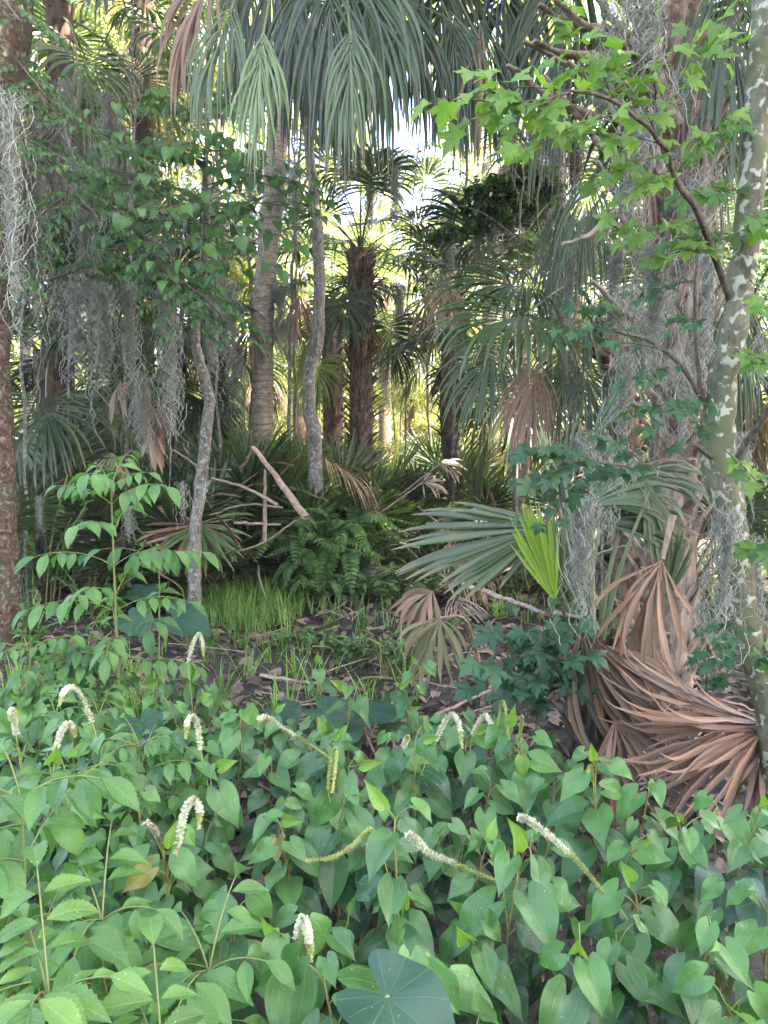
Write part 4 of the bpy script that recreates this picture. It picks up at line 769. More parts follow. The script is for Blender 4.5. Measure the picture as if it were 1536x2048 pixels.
MS = [((1180, 185), (1135, 60), 1.95, 6, .085, (.6, 1)), ((1180, 185), (870, 200), 1.8, 9, .085, (.7, 1)), ((1060, 205), (930, 250), 1.85, 4, .085, (.7, 1)), ((1110, 195), (1030, 280), 1.85, 5, .08, (.6, 1)), ((1250, 225), (1060, 300), 1.9, 7, .075, (.5, .9)), ((1330, 290), (1160, 270), 2.0, 7, .07, (.4, .9)),
      ((1330, 300), (1240, 150), 2.1, 7, .08, (.5, 1)), ((1330, 310), (1190, 370), 2.05, 7, .07, (.3, .8)), ((1340, 340), (1220, 420), 2.1, 7, .07, (.4, .9)), ((1350, 350), (1450, 240), 2.2, 6, .08, (.4, .8)), ((1300, 260), (1430, 90), 2.2, 7, .085, (.5, .9)), ((1260, 230), (1300, 60), 2.1, 6, .085, (.5, .9)), ((1230, 210), (1180, 100), 2.05, 5, .08, (.6, 1)),
      ((1500, 100), (1380, 50), 2.3, 5, .08, (.4, .9)), ((1500, 250), (1390, 300), 2.3, 6, .08, (.1, .6)), ((1490, 380), (1380, 400), 2.3, 6, .08, (.1, .5)), ((1480, 470), (1370, 480), 2.3, 6, .08, (.1, .6)), ((1420, 500), (1310, 520), 2.2, 6, .07, (.2, .7)), ((1400, 440), (1250, 480), 2.15, 7, .065, (.3, .8)), ((1390, 560), (1280, 600), 2.3, 6, .06, (.1, .5)),
      ((1500, 420), (1560, 480), 2.2, 4, .08, (.2, .8)), ((1500, 560), (1560, 640), 2.1, 4, .08, (.4, .9)), ((1470, 700), (1560, 740), 2.2, 5, .08, (.3, .8)), ((1450, 900), (1550, 1010), 2.1, 6, .075, (.3, 1)), ((1470, 1090), (1550, 1100), 2.1, 3, .08, (.1, .5)), ((1500, 1250), (1430, 1270), 2.2, 4, .06, (.0, .5)), ((1510, 1290), (1560, 1340), 2.2, 5, .08, (.0, .4)),
      ((1330, 700), (1190, 690), 2.2, 6, .06, (.0, .5)), ((1260, 670), (1180, 600), 2.2, 6, .06, (.1, .6)), ((1360, 730), (1240, 770), 2.2, 7, .065, (.0, .5)), ((1400, 790), (1290, 850), 2.2, 6, .07, (.0, .4)), ((1300, 935), (1210, 880), 2.1, 6, .075, (.0, .5)), ((1200, 925), (1060, 900), 2.0, 8, .075, (.0, .5)), ((1180, 925), (1070, 960), 2.0, 7, .075, (.0, .4)), ((1260, 930), (1160, 985), 2.05, 7, .075, (.0, .45)),
      ((1340, 910), (1280, 820), 2.1, 5, .07, (.1, .5)), ((1120, 925), (1080, 1040), 2.05, 4, .06, (.0, .4)), ((1400, 640), (1340, 660), 2.3, 4, .06, (.1, .5)), ((1230, 660), (1120, 660), 2.15, 5, .05, (.1, .6)), ((1380, 880), (1420, 820), 2.2, 3, .07, (.0, .5)), ((1180, 500), (1250, 450), 2.3, 4, .06, (.2, .7))]
for (x0, y0), (x1, y1), Y1, n, sz, tn in MS:
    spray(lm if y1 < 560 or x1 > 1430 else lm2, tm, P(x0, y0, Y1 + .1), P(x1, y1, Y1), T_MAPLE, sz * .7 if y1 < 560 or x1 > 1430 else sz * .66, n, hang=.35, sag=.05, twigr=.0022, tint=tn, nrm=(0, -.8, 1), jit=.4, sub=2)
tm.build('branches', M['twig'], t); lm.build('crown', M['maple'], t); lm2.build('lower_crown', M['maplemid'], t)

# bare stems and vines of the understorey
vs_ = sorted([(58, 6.8), (150, 7.4), (262, 7.8), (335, 7.2), (352, 9), (452, 8.4), (478, 10.5), (582, 9.0), (598, 12), (806, 11), (905, 9.2), (1035, 7.6), (1098, 6.6), (1200, 6.4), (1262, 7), (1425, 5.6), (870, 14), (215, 10)])
for i, (px, Y) in enumerate(vs_):
    b = gb(px, Y); dx = rn(-60, 60); t = thing('thin_stem', b, 'thin bare grey stem rising through the understorey, %s of its kind from the left' % ORD[i] if i else 'thin bare grey stem rising through the understorey, leftmost of its kind', 'sapling', 'thin bare stems of the understorey')
    mb = MB(); r = rn(.008, .02) * Y / 7; c = curve([P(px, gpix(px, Y), Y), P(px + dx * .3 + rn(-15, 15), 700, Y), P(px + dx * .6 + rn(-20, 20), 430, Y), P(px + dx, rn(-50, 250), Y)], 24, .012); tube(mb, c, np.linspace(r, r * .5, 24), 6, bump=.08)
    lm_ = MB()
    for q in range(7):
        k = int(rn(8, 22)); e = c[k] + A(rn(-.8, .8), rn(-.4, .4), rn(.0, .6)); spray(lm_, mb, c[k], e, T_OVAL, .08, 5, hang=.5, twigr=r * .4)
    mb.build('stem', M['bark'], t); lm_.build('foliage', M['heartdark'], t)
# small dark maple seedlings below
def seedling(px, Y, label, spr, mat='mapledark'):
    b = A(*gb(px, Y)); t = thing('maple_seedling', b, label, 'seedling', 'shaded maple seedlings'); lm, tm = MB(), MB()
    top = P(px, min(s[1] for s in spr), Y); tube(tm, curve([b, (b + top) / 2, top], 8), np.linspace(.006, .002, 8), 5)
    for x1, y1, n, sz in spr:
        f = rn(.5, .95); spray(lm, tm, b + (top - b) * f, P(x1, y1, Y - rn(0, .2)), T_MAPLE, sz, n, hang=.45, sag=.08, twigr=.002, tint=(0, 1), nrm=(0, -.9, 1), sub=1)
    tm.build('stem', M['twig'], t); lm.build('foliage', M[mat], t)
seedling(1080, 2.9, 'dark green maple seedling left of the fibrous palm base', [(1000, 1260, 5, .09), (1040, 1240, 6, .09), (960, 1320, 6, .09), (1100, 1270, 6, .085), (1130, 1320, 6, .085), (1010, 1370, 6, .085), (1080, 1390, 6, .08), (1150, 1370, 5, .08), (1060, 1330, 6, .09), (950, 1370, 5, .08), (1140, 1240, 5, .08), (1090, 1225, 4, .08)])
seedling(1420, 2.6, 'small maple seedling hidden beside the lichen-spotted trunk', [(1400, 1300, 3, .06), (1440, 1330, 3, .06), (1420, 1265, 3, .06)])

# cedar bough with fine dark needles on its own tree
b = gb(1130, 8.5); t = thing('cypress_tree', b, 'dark fine-needled tree whose level bough carries moss, right of the bright gap', 'tree')
poly(t, 'trunk', 'bark', [(1135, gpix(1135, 8.5), 8.5), (1130, 700, 8.5), (1120, 400, 8.5), (1120, 0, 8.5)], (.09, .08, .07, .05))
lm, tm = MB(), MB()
for x1, y1, x0, y0 in [(945, 375, 1120, 395), (960, 400, 1120, 420), (990, 360, 1120, 370), (1040, 345, 1120, 380), (935, 420, 1120, 430), (1000, 430, 1120, 410), (880, 480, 1100, 430)]:
    p0, p1 = P(x0, y0, 8.5), P(x1, y1, 7.9); c = curve([p0, (p0 + p1) / 2 + A(0, 0, .05), p1], 16); tube(tm, c, np.linspace(.02, .004, 16), 4)
    for k in range(2, 16):
        for s in range(5):
            e = c[k] + A(rn(-.15, .1), rn(-.3, .3), rn(-.12, .10)); tube(tm, np.array([c[k], e]), .003, 3, cap=False); m = 34; f = RNG.random((m, 1)); o = c[k] + (e - c[k]) * f
            put(lm, T_LOW[0], o, RNG.normal(0, 1, (m, 3)) + A(0, 0, -.3), UP + RNG.normal(0, .5, (m, 3)), .05, RNG.random(m))
tm.build('branches', M['twig'], t); lm.build('crown', M['cedar'], t)

# ================================================================== SPANISH MOSS
PM = []
for i in range(5):
    mb = MB(); mossmesh(mb, (0, 0, 0), 1.0, .15, 85, .0019, .015, .6); o = mb.build('spanish_moss', M['moss']); PM.append(o.data); bpy.data.objects.remove(o)
PMD = [mesh_with(M['mossdark'], m) for m in PM]
def moss(px, py, Y, lpx, wpx, label, near=False, strands=60, dark=False, group='hanging spanish moss'):
    p = P(px, py, Y); s = Y / FPX
    if near:
        mb = MB(); mossmesh(mb, p, lpx * s, wpx * s, strands, .0008 + .0002 * Y, .0085, .62, fork=.7); o = mb.build('spanish_moss', M['moss' if not dark else 'mossdark'], None, origin=p)
    else:
        o = bpy.data.objects.new('spanish_moss', pick(PMD if dark else PM)); COL.objects.link(o); o.location = Vector(p); o.rotation_euler = (0, 0, rn(0, 6)); o.scale = (wpx * s / .26, wpx * s / .26, lpx * s)
    return tag(o, label, 'moss', group)
for px, py, Y, l, w, st, lab in [
    (1165, 985, 2.6, 330, 85, 95, 'long grey moss curtain hanging before the young palm'), (1185, 860, 2.7, 170, 90, 50, 'wispy moss above the long curtain by the young palm'), (1315, 470, 2.6, 330, 110, 110, 'thick moss clump under the bright maple branch'),
    (1250, 700, 2.5, 260, 60, 55, 'narrow moss strand left of the thick moss clump'), (1300, -10, 2.0, 200, 60, 40, 'pale green moss among the top maple leaves'), (1345, 130, 2.2, 120, 60, 24, 'small moss tuft hanging from the upper maple twig'),
    (1455, 1010, 2.3, 330, 70, 85, 'moss clinging down the left side of the lichen-spotted trunk'), (1515, 1060, 2.4, 330, 50, 50, 'moss hanging right of the lichen-spotted trunk'), (1410, 1200, 2.5, 140, 50, 34, 'short moss beside the dead hanging frond'),
    (1235, -20, 3.6, 190, 100, 60, 'moss clump at the top among the brown leaf stubs'), (1400, 640, 2.9, 220, 80, 50, 'moss draped over the maple trunk fork'), (1530, 640, 2.6, 200, 40, 24, 'thin moss at the right edge by the maple trunk'),
    (1215, 1010, 2.7, 120, 60, 24, 'short moss tuft right of the long curtain'), (12, 170, 3.6, 560, 80, 120, 'long moss rope down the left edge trunk'), (365, 960, 5.6, 110, 26, 16, 'curly moss tuft left of the mossy sapling trunk'), (412, 960, 5.7, 60, 26, 12, 'curly moss tuft right of the mossy sapling trunk'),
    (1300, 560, 3.0, 260, 170, 70, 'wide moss veil over the pale booted trunk'), (1370, 700, 3.2, 260, 110, 60, 'moss hanging low over the pale booted trunk beside the maple'), (1280, 200, 3.0, 280, 110, 70, 'moss hanging behind the bright maple leaves over the booted trunk'), (1400, 330, 3.2, 300, 80, 50, 'moss between the booted trunk and the upper maple trunk'), (1240, 900, 3.0, 130, 110, 40, 'low moss web under the dark maple leaves')]:
    moss(px, py, Y, l, w, lab, True, st)
k = 0
far = [(60, 300, 6, 420, 90), (110, 380, 6.3, 360, 90), (170, 400, 6.2, 300, 80), (90, 230, 7, 260, 80), (235, 420, 5.8, 220, 50), (255, 560, 6.2, 260, 70), (205, 560, 6.8, 280, 70), (300, 600, 6.4, 280, 70), (340, 620, 6.0, 300, 70), (370, 600, 6.6, 260, 60), (325, 480, 6.5, 260, 60), (150, 560, 7, 260, 80), (60, 640, 7, 160, 60), (280, 740, 6.6, 220, 60), (355, 740, 6.5, 200, 50), (420, 600, 7, 200, 60), (460, 560, 8, 220, 70),
       (215, 180, 8, 160, 50), (240, 250, 8, 220, 60), (130, 150, 8, 200, 50), (500, 300, 7.5, 200, 60), (560, 320, 8, 180, 50), (440, 420, 7, 220, 60),
       (955, 400, 8.2, 180, 50), (990, 400, 8.1, 190, 50), (1025, 410, 8.2, 180, 50), (1060, 405, 8.3, 190, 50), (1095, 400, 8.3, 180, 50), (1130, 410, 8.3, 170, 50), (1010, 330, 9, 120, 50), (1070, 250, 8.6, 190, 70), (1110, 180, 7, 200, 70), (1150, 280, 7, 160, 60), (1180, 420, 6, 180, 60),
       (730, 560, 11, 160, 50), (800, 560, 13, 160, 50), (690, 180, 9, 260, 50), (790, 300, 9, 200, 40), (740, 330, 10, 180, 50), (800, 620, 16, 180, 60), (770, 700, 14, 140, 40), (590, 330, 8.5, 160, 50), (850, 640, 15, 150, 50), (900, 400, 9, 200, 40), (930, 620, 10, 140, 40), (560, 560, 9, 200, 50), (470, 700, 9, 160, 50), (25, 960, 5.6, 110, 30), (78, 990, 6.2, 90, 20), (255, 1010, 6, 90, 30), (1230, 480, 5, 200, 60), (1360, 300, 4.1, 300, 80), (1420, 480, 4, 260, 60), (1490, 860, 3.6, 200, 50), (1260, 300, 4.1, 200, 70), (1210, 100, 4, 180, 80), (1140, 500, 5, 200, 50)]
reg = lambda x: 'left edge' if x < 130 else 'left thicket' if x < 300 else 'mossy sapling' if x < 440 else 'smooth palm trunk' if x < 600 else 'shaggy central palm' if x < 780 else 'bright gap' if x < 940 else 'dark level bough' if x < 1140 else 'pale booted trunk' if x < 1400 else 'maple trunk'
cnt = {}
for q_, (px, py, Y, l, w) in enumerate(far):
    if q_ in (1, 4, 7, 9, 12, 14): continue
    r_ = reg(px); cnt.setdefault(r_, []).append((px, py, Y, l, w))
ordn = ['first', 'second', 'third', 'fourth', 'fifth', 'sixth', 'seventh', 'eighth', 'ninth', 'tenth', 'eleventh', 'twelfth', 'thirteenth', 'fourteenth']
for r_, ls in cnt.items():
    for i, (px, py, Y, l, w) in enumerate(sorted(ls)):
        o = moss(px, py, Y, l, w * 1.3, '%s moss strand by the %s, %s from the left there' % ('long grey' if l > 200 else 'short grey', r_, ordn[i]), dark=(rn() < .12))

# ================================================================== SHRUBS AND FORBS
def eldershrub(px, Y, h, label, nodes, L, pairs, size, tpls=T_LANCE, mat='elder', lean=(0, 0), stems=1, name='elder_shrub', tint=(.2, 1), droop=1.0, up=.5):
    b = A(*gb(px, Y)); b[2] = 0; t = thing(name, b, label, 'shrub', 'pinnate-leaved shrubs'); lm, tm, sm = MB(), MB(), MB()
    for s in range(stems):
        o = A(rn(-.1, .1), rn(-.1, .1), 0) if s else A(0, 0, 0); top = b + o * 2.5 + A(lean[0], lean[1], h * (1 if s == 0 else rn(.75, .95)))
        c = curve([b + o, (b + top) / 2 + o * .5, top], 20); tube(sm, c, np.linspace(.010, .003, 20) * (h / 1.2), 6, .3)
        for i in range(nodes):
            k = min(19, int(20 * (.38 + .62 * i / max(1, nodes - 1)))); a0 = i * 1.57 + rn(-.3, .3)
            for q in (0, pi):
                compound(lm, tm, c[k], A(cos(a0 + q), sin(a0 + q) * .8 - .25, up + .5 * (i / nodes)), L * rn(.8, 1.1) * (1 - .35 * i / nodes), pairs, tpls, size * rn(.85, 1.1), droop, tint)
        for q in range(3): compound(lm, tm, c[19], A(cos(q * 2.1), sin(q * 2.1) - .3, 1.0), L * .5, pairs - 1, tpls, size * .7, droop, (max(tint[0], .6), 1))
    tm.build('leafstalks', M['stem'], t); lm.build('foliage', M[mat], t); sm.build('stem', M['stem'], t); return t
eldershrub(222, 3.5, 1.33, 'tall pinnate-leaved shrub with layered drooping sprays left of the sapling', 8, .42, 4, .11, lean=(.03, -.1), tint=(.4, 1))
eldershrub(300, 3.7, .95, 'smaller pinnate shrub just right of the tall one', 3, .36, 2, .13, lean=(.03, 0), tint=(.1, .7))
eldershrub(90, 2.9, .48, 'low pinnate shrub at left behind the white spikes', 4, .26, 3, .085, tint=(.2, .8), stems=3)
eldershrub(260, 2.35, .58, 'fine-leaved pinnate shrub between the two left white hooks', 5, .26, 3, .085, tint=(.2, 1), stems=3)
eldershrub(40, 3.3, .62, 'low pinnate shrub farthest back at the left edge', 5, .28, 3, .09, tint=(.2, .9), stems=3)
eldershrub(160, 3.6, .55, 'low pinnate shrub right in front of the grass, left side', 4, .26, 3, .085, tint=(.1, .8), stems=3)
eldershrub(110, 2.2, .54, 'fine-leaved pinnate shrub below the leftmost tall white arch', 5, .25, 3, .08, tint=(.2, 1), stems=2)
eldershrub(10, 1.5, .82, 'broad drooping pinnate shrub at the left edge', 5, .30, 3, .11, stems=2, tint=(.4, 1))
eldershrub(170, 1.38, .64, 'bright drooping shrub near the left white hook', 4, .26, 3, .105, tint=(.5, 1), stems=2)
eldershrub(50, 1.02, .76, 'pale serrated-leaved shrub in the bottom left corner', 4, .24, 3, .085, T_SAW, 'elderfront', stems=2, tint=(.3, 1), droop=.7, up=.8)
eldershrub(290, 1.0, .66, 'pale serrated-leaved shrub left of the round blue-green leaf', 4, .24, 3, .085, T_SAW, 'elderfront', stems=2, tint=(.2, 1), droop=.7, up=.8)
eldershrub(170, .82, .74, 'nearest pale serrated shrub at the bottom of the picture', 3, .2, 2, .10, T_SAW, 'elderfront', stems=2, tint=(.3, 1), droop=.7, up=.8)
eldershrub(370, .95, .50, 'small pale serrated shrub in the bottom foreground', 3, .18, 2, .09, T_SAW, 'elderfront', stems=1, tint=(.2, .9), droop=.7, up=.8)

def forb(px, Y, h, label, n, size, tpls=T_OVAL, mat='forb', stems=8, spread=.25, tint=(.1, .9), name='leafy_plant'):
    b = A(*gb(px, Y)); t = thing(name, b, label, 'plant', 'low leafy plants on the mud'); lm, tm = MB(), MB()
    for s in range(stems):
        a = rn(0, 6.28); r = spread * sqrt(rn()); top = b + A(cos(a) * r * 1.4, sin(a) * r, h * rn(.5, 1.1)); c = curve([b + A(cos(a), sin(a), 0) * r * .4, (b + top) / 2 + A(0, 0, .05), top], 8); tube(tm, c, .0025 + .0006 * Y, 4, .3, cap=False)
        m = n; f = RNG.uniform(.25, 1, m) * 6.99; k = f.astype(int); o = c[k] + (c[k + 1] - c[k]) * (f - k)[:, None]
        d = RNG.normal(0, 1, (m, 3)) * A(1, 1, .3)
        for j, tp in enumerate(tpls):
            s_ = np.arange(m) % len(tpls) == j; put(lm, tp, o[s_], d[s_], UP + A(0, -.3, 0) + RNG.normal(0, .35, (s_.sum(), 3)), size * RNG.uniform(.6, 1.2, s_.sum()), RNG.uniform(*tint, s_.sum()))
    tm.build('stem', M['stem'], t); lm.build('foliage', M[mat], t)
forb(60, 6.8, 1.35, 'light green small-leaved bush left before the dark palmettos', 26, .075, T_HSMALL, stems=16, spread=.5)
for px, Y, h, lab in [(820, 9.0, .5, 'low leafy plant right of the fern mound'), (880, 8.5, .5, 'leafy plant beneath the pinkish dry fan'), (940, 9.5, .55, 'leafy plant below the thin leaning palm'), (1000, 9, .5, 'leafy plant behind the dark green fan'), (850, 7.4, .35, 'small leafy plant behind the bent yellowing frond'), (780, 7.0, .3, 'small leafy plant at the round stump'),
        (930, 7.2, .35, 'small leafy plant left of the dark green fan'), (1010, 7.6, .4, 'small leafy plant under the dark green fan'), (690, 7.0, .35, 'leafy plant at the front foot of the fern mound'), (620, 7.1, .3, 'low plant left foot of the fern mound'), (760, 10.8, .6, 'leafy plant behind the ferns'), (1060, 11, .6, 'leafy plant behind the pale slim trunk'), (700, 5.2, .2, 'small mud plant behind the grass tufts'), (800, 5.0, .25, 'small mud plant right of the flat stalk'), (620, 5.6, .14, 'creeping plant on the mud before the grass'),
        (870, 5.6, .25, 'small mud plant behind the curled brown frond'), (330, 8.0, .5, 'dark leafy plant behind the tall pinnate shrub'), (170, 6.6, .4, 'dark low plant left of the tall pinnate shrub'), (30, 5.4, .35, 'low plant by the left edge trunk'), (1280, 5.2, .4, 'low plant behind the hanging dead frond'), (1420, 5.6, .6, 'low plant behind the maple trunk')]:
    forb(px, Y, h * 1.1, lab, 15, .085 if Y > 6 else .06, stems=14, spread=.45 if Y > 6 else .25)

# sword ferns on the mound
def fernfrond(L):
    mb = MB(); c = curve([A(0, 0, 0), A(0, L * .35, L * .55), A(0, L * .9, L * .35)], 26); tube(mb, c, .004, 3, cap=False)
    for k in range(2, 25):
        ax = nz(c[k + 1] - c[k]); w = .13 * L * sin(pi * min(1, (k + 4) / 30)) + .01
        for s in (-1, 1): put(mb, T_LOW[0], c[k], A(s, 0, -.15) + ax * .2, np.cross(A(1, 0, 0), ax) + UP * .2, w, rn())
    return mb
FM = []
for L in (.5, .42, .6):
    o = fernfrond(L).build('frond', M['fern']); FM.append(o.data); bpy.data.objects.remove(o)
for px, Y, z, n, lab in [(610, 7.2, .25, 18, 'sword fern clump at the left side of the mound'), (665, 7.3, .42, 20, 'sword fern clump on top of the mound'), (715, 7.4, .3, 18, 'sword fern clump right on the mound above the stump'), (580, 7.5, .4, 14, 'sword fern clump behind the leaning split stalk'), (640, 7.0, .12, 14, 'sword fern clump at the front foot of the mound'), (700, 7.9, .55, 14, 'sword fern clump behind the mound')]:
    b = A(*gb(px, Y)); b[2] = z; t = thing('sword_fern', b, lab, 'fern', 'sword ferns on the mound')
    sm = MB(); tube(sm, np.array([b + A(0, 0, -.2), b + A(0, 0, .04)]), A(.05, .035), 6, bump=.1); sm.build('rootstock', M['bootdark'], t)
    for i in range(n):
        o = bpy.data.objects.new('frond', pick(FM)); COL.objects.link(o); o.parent = t; o.rotation_euler = (rn(-.5, .6), rn(-.2, .2), i * 2.399); s = rn(.9, 1.5); o.scale = (s, s, s)
mb = MB(); c = A(*gb(665, 7.6)); R, C = 9, 24; th = np.linspace(0, pi / 2, R); an = np.linspace(0, 2 * pi, C)
rr = RNG.normal(1, .05, (R, C)); rr[:, -1] = rr[:, 0]
v = np.stack([c[0] + .62 * np.cos(th)[:, None] * np.cos(an) * rr, c[1] + .5 * np.cos(th)[:, None] * np.sin(an) * rr, -.05 + .48 * np.sin(th)[:, None] * rr * np.ones(C)], -1)
mb.add(v.reshape(-1, 3), gridfaces(R, C), np.zeros((R * C, 3))); tag(mb.build('earth_mound', M['ground']), kind='structure')

# ================================================================== GRASS
def blades(mb, b, n, h, spread, w, lean=.6, tint=(.1, 1)):
    K = 7; o = np.asarray(b) + np.stack([RNG.normal(0, spread, n), RNG.normal(0, spread, n), np.zeros(n)], 1); an = RNG.random(n) * 6.28
    hd = np.stack([np.cos(an), np.sin(an), np.zeros(n)], 1); d = nz(UP * 1.2 + hd * RNG.uniform(.1, lean, n)[:, None]); ln = h * RNG.uniform(.5, 1.1, n); V = np.zeros((n, K, 2, 3)); sd = nz(np.cross(hd, UP) + RNG.normal(0, .3, (n, 3)) * A(1, 1, 0)); p = o.copy(); dr = RNG.uniform(.5, 2.2, n)[:, None]
    for k in range(K):
        q = k / (K - 1); ww = w * (1 - q ** 2.2) * RNG.uniform(.95, 1.05, n) + .0004; V[:, k, 0] = p - sd * ww[:, None] / 2; V[:, k, 1] = p + sd * ww[:, None] / 2
        p = p + d * (ln / (K - 1))[:, None]; d = nz(d + (hd * .5 + A(0, 0, -1)) * dr * q * .32)
    i = (np.arange(n) * K * 2)[:, None]; kk = (np.arange(K - 1) * 2)[None]; bb = i + kk; F = np.stack([bb, bb + 1, bb + 3, bb + 2], -1).reshape(-1, 4)
    a = np.zeros((n, K, 2, 3)); a[..., 0] = A(-1, 1); a[..., 1] = np.linspace(0, 1, K)[None, :, None]; a[..., 2] = RNG.uniform(*tint, n)[:, None, None]; mb.add(V.reshape(-1, 3), F, a.reshape(-1, 3))
mb = MB()
for i in range(190):
    px = float(np.clip(RNG.normal(505, 62), 375, 690)); Y = float(np.clip(RNG.normal(6.95, .35), 6.2, 7.8)); p = A(*gb(px, Y)); blades(mb, p, 15, rn(.2, .38), .05, .007, .65, (.1, 1))
tag(mb.build('grass', M['grass'], None, origin=gb(500, 6.8)), 'dense bright green grass patch right of the mossy sapling foot', 'grass', kind='stuff')
tufts = []
for i in range(1200):
    if len(tufts) >= 64: break
    px = rn(0, 900); Y = rn(3.6, 6.2)
    if px < 380 and Y > 5: continue
    p = A(*gb(px, Y))
    if all(np.linalg.norm(p - q) > .20 for q in tufts): tufts.append(p)
tufts.sort(key=lambda p: (round(p[1] / .45), p[0])); rows = {}
for p in tufts: rows.setdefault(round(p[1] / .45), []).append(p)
rk = sorted(rows)
rown = ['nearest', 'second', 'third', 'fourth', 'fifth', 'sixth', 'seventh', 'eighth']
for ri, r_ in enumerate(rk):
    for ci, p in enumerate(sorted(rows[r_], key=lambda q: q[0])):
        mb = MB(); dry = rn() < .12; blades(mb, p, int(rn(9, 22)), rn(.18, .38), .022, .008, .9, (0, .7))
        tag(mb.build('grass_tuft', M['drygrass' if dry else 'grass'], None, origin=p), '%s grass tuft on the mud, %s from the left in the %s row' % ('dry yellowish' if dry else 'arching green', ORD[ci], rown[min(ri, 7)]), 'grass tuft', 'grass tufts on the mud')
mb = MB()
for i in range(420):
    Y = rn(5.5, 13); px = rn(-30, 1560)
    if 380 < px < 900 and Y < 7: continue
    blades(mb, A(*gb(px, Y)), 6, .22, .05, .007 + .0006 * Y, .8, (0, .7))
for i in range(60): blades(mb, A(*gb(rn(-30, 300), rn(3.3, 4.6))), 8, .30, .04, .006, 1.1, (0, .7))
tag(mb.build('sparse_grass', M['grass']), 'thin scattered grass blades over the forest floor', 'grass', kind='stuff')

# ================================================================== TARO
def taro(px, Y, leaves, label):
    b = A(*gb(px, Y)); t = thing('elephant_ear', b, label, 'plant', 'blue-green elephant ear plants')
    for (lx, ly, lY, d, n, s) in leaves:
        p = P(lx, ly, lY); sm = MB(); tube(sm, curve([b, A(b[0] + (p[0] - b[0]) * .5, (b[1] + p[1]) / 2, p[2] * .7), p], 10), np.linspace(.010, .005, 10), 6, .2)
        mb = MB(); put(mb, pick(T_TARO), p, A(*d), A(*n), s, rn(0, 1)); lf = mb.build('leaf', M['taro'], t); sm.build('leafstalk', M['stem'], lf)
taro(370, 5.6, [(350, 1235, 5.6, (.9, -.5, -.15), (0, -.5, 1), .40), (262, 1240, 5.7, (.7, -.6, -.2), (0, -.6, 1), .30)], 'elephant ear with two broad leaves by the sapling foot')
taro(300, 6.4, [(275, 1185, 6.4, (.8, -.5, 0), (0, -.5, 1), .3)], 'single elephant ear leaf behind the tall pinnate shrub')
taro(600, 3.5, [(560, 1418, 3.5, (.5, -.8, 0), (0, -.25, 1), .2), (650, 1422, 3.5, (.6, -.7, -.1), (0, -.25, 1), .24), (735, 1420, 3.6, (.8, -.5, 0), (0, -.25, 1), .22), (690, 1450, 3.4, (.3, -.9, 0), (0, -.25, 1), .2)], 'spreading elephant ear behind the long nodding spike in the middle')
taro(780, 1.5, [(775, 1995, 1.22, (.75, -.65, -.12), (0, -.35, 1), .185)], 'large round elephant ear leaf at the bottom centre')
taro(1480, 1.8, [(1450, 1770, 1.9, (-.5, -.8, -.1), (0, -.3, 1), .17), (1530, 1800, 1.8, (-.6, -.7, -.2), (0, -.3, 1), .15)], 'dark elephant ear half hidden at the right edge')
taro(280, 2.6, [(285, 1440, 2.6, (.6, -.8, -.1), (0, -.3, 1), .15)], 'elephant ear leaf under the left white arch')

# ================================================================== LIZARD'S TAIL FIELD
def lizard(b, h, label, nl=9, size=.125, spike=None, young=1, lean=None, name='heart_leaved_plant', ph=0, bright=0):
    b = np.asarray(b, float); t = thing(name, b, label, 'marsh plant', 'heart-leaved marsh plants')
    lm, sm = MB(), MB(); lean = A(rn(-.1, .1), rn(-.14, .04), 0) if lean is None else A(*lean)
    top = b + lean + A(0, 0, h); c = curve([b, (b + top) / 2 + A(rn(-.03, .03), rn(-.03, .03), 0), top], 14, .0025); c[0] = b; tube(sm, c, np.linspace(.0042, .0024, 14), 5, .8)
    a0 = rn(0, 6.28)
    for i in range(nl):
        f = .34 + .66 * i / (nl - 1); x = f * 13; k = min(int(x), 12); p = c[k] + (c[k + 1] - c[k]) * (x - k)
        a = a0 + i * 2.6 + rn(-.5, .5); ou = A(cos(a), sin(a) * .8 - .45, 0); pet = size * rn(.35, .6)
        pe = p + nz(ou + A(0, 0, .8)) * pet; tube(sm, curve([p, p + nz(ou + A(0, 0, 1.2)) * pet * .55, pe], 4), .0017, 4, rn(.2, .9), cap=False)
        fade = 1 - .35 * max(0, (f - .75) / .25) ** 2; s = size * rn(.7, 1.15) * fade * (1 if f > .5 else .95)
        d = nz(ou * rn(.6, 1.1) + A(0, 0, -rn(.05, .95))); n = UP * rn(.6, 1) + A(0, -.5, 0) + ou * .3 + rdir(.22)
        tn = np.clip(.22 + .6 * f ** 2 + RNG.normal(0, .16) + bright, 0, 1) if rn() > .006 else 1.5  # lower leaves tinted darker: older growth, plus undergrowth shade put into the colour
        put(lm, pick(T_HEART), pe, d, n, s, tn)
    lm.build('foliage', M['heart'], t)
    if young:
        ym = MB()
        for q in range(young): p = c[-1]; d = nz(UP * rn(-.2, 1) + A(rn(-1, 1), rn(-1, .2), 0)); e = p + d * size * .35; tube(ym, np.array([p, e]), .0015, 4, .5, cap=False); put(ym, pick(T_YOUNG), e, d, A(rn(-.6, .6), -1, .2), size * rn(.4, .72), rn(.7, 1))
        ym.build('young_leaf', M['lizardyoung'], t)
    if spike is not None: addspike(t, c[9], spike)
    sm.build('stem', M['stem'], t); return t
M['lizardyoung'] = leafmat('young_leaf', (.12, .26, .035), (.24, .42, .07), (.34, .5, .16), 'arc', .4, .4)
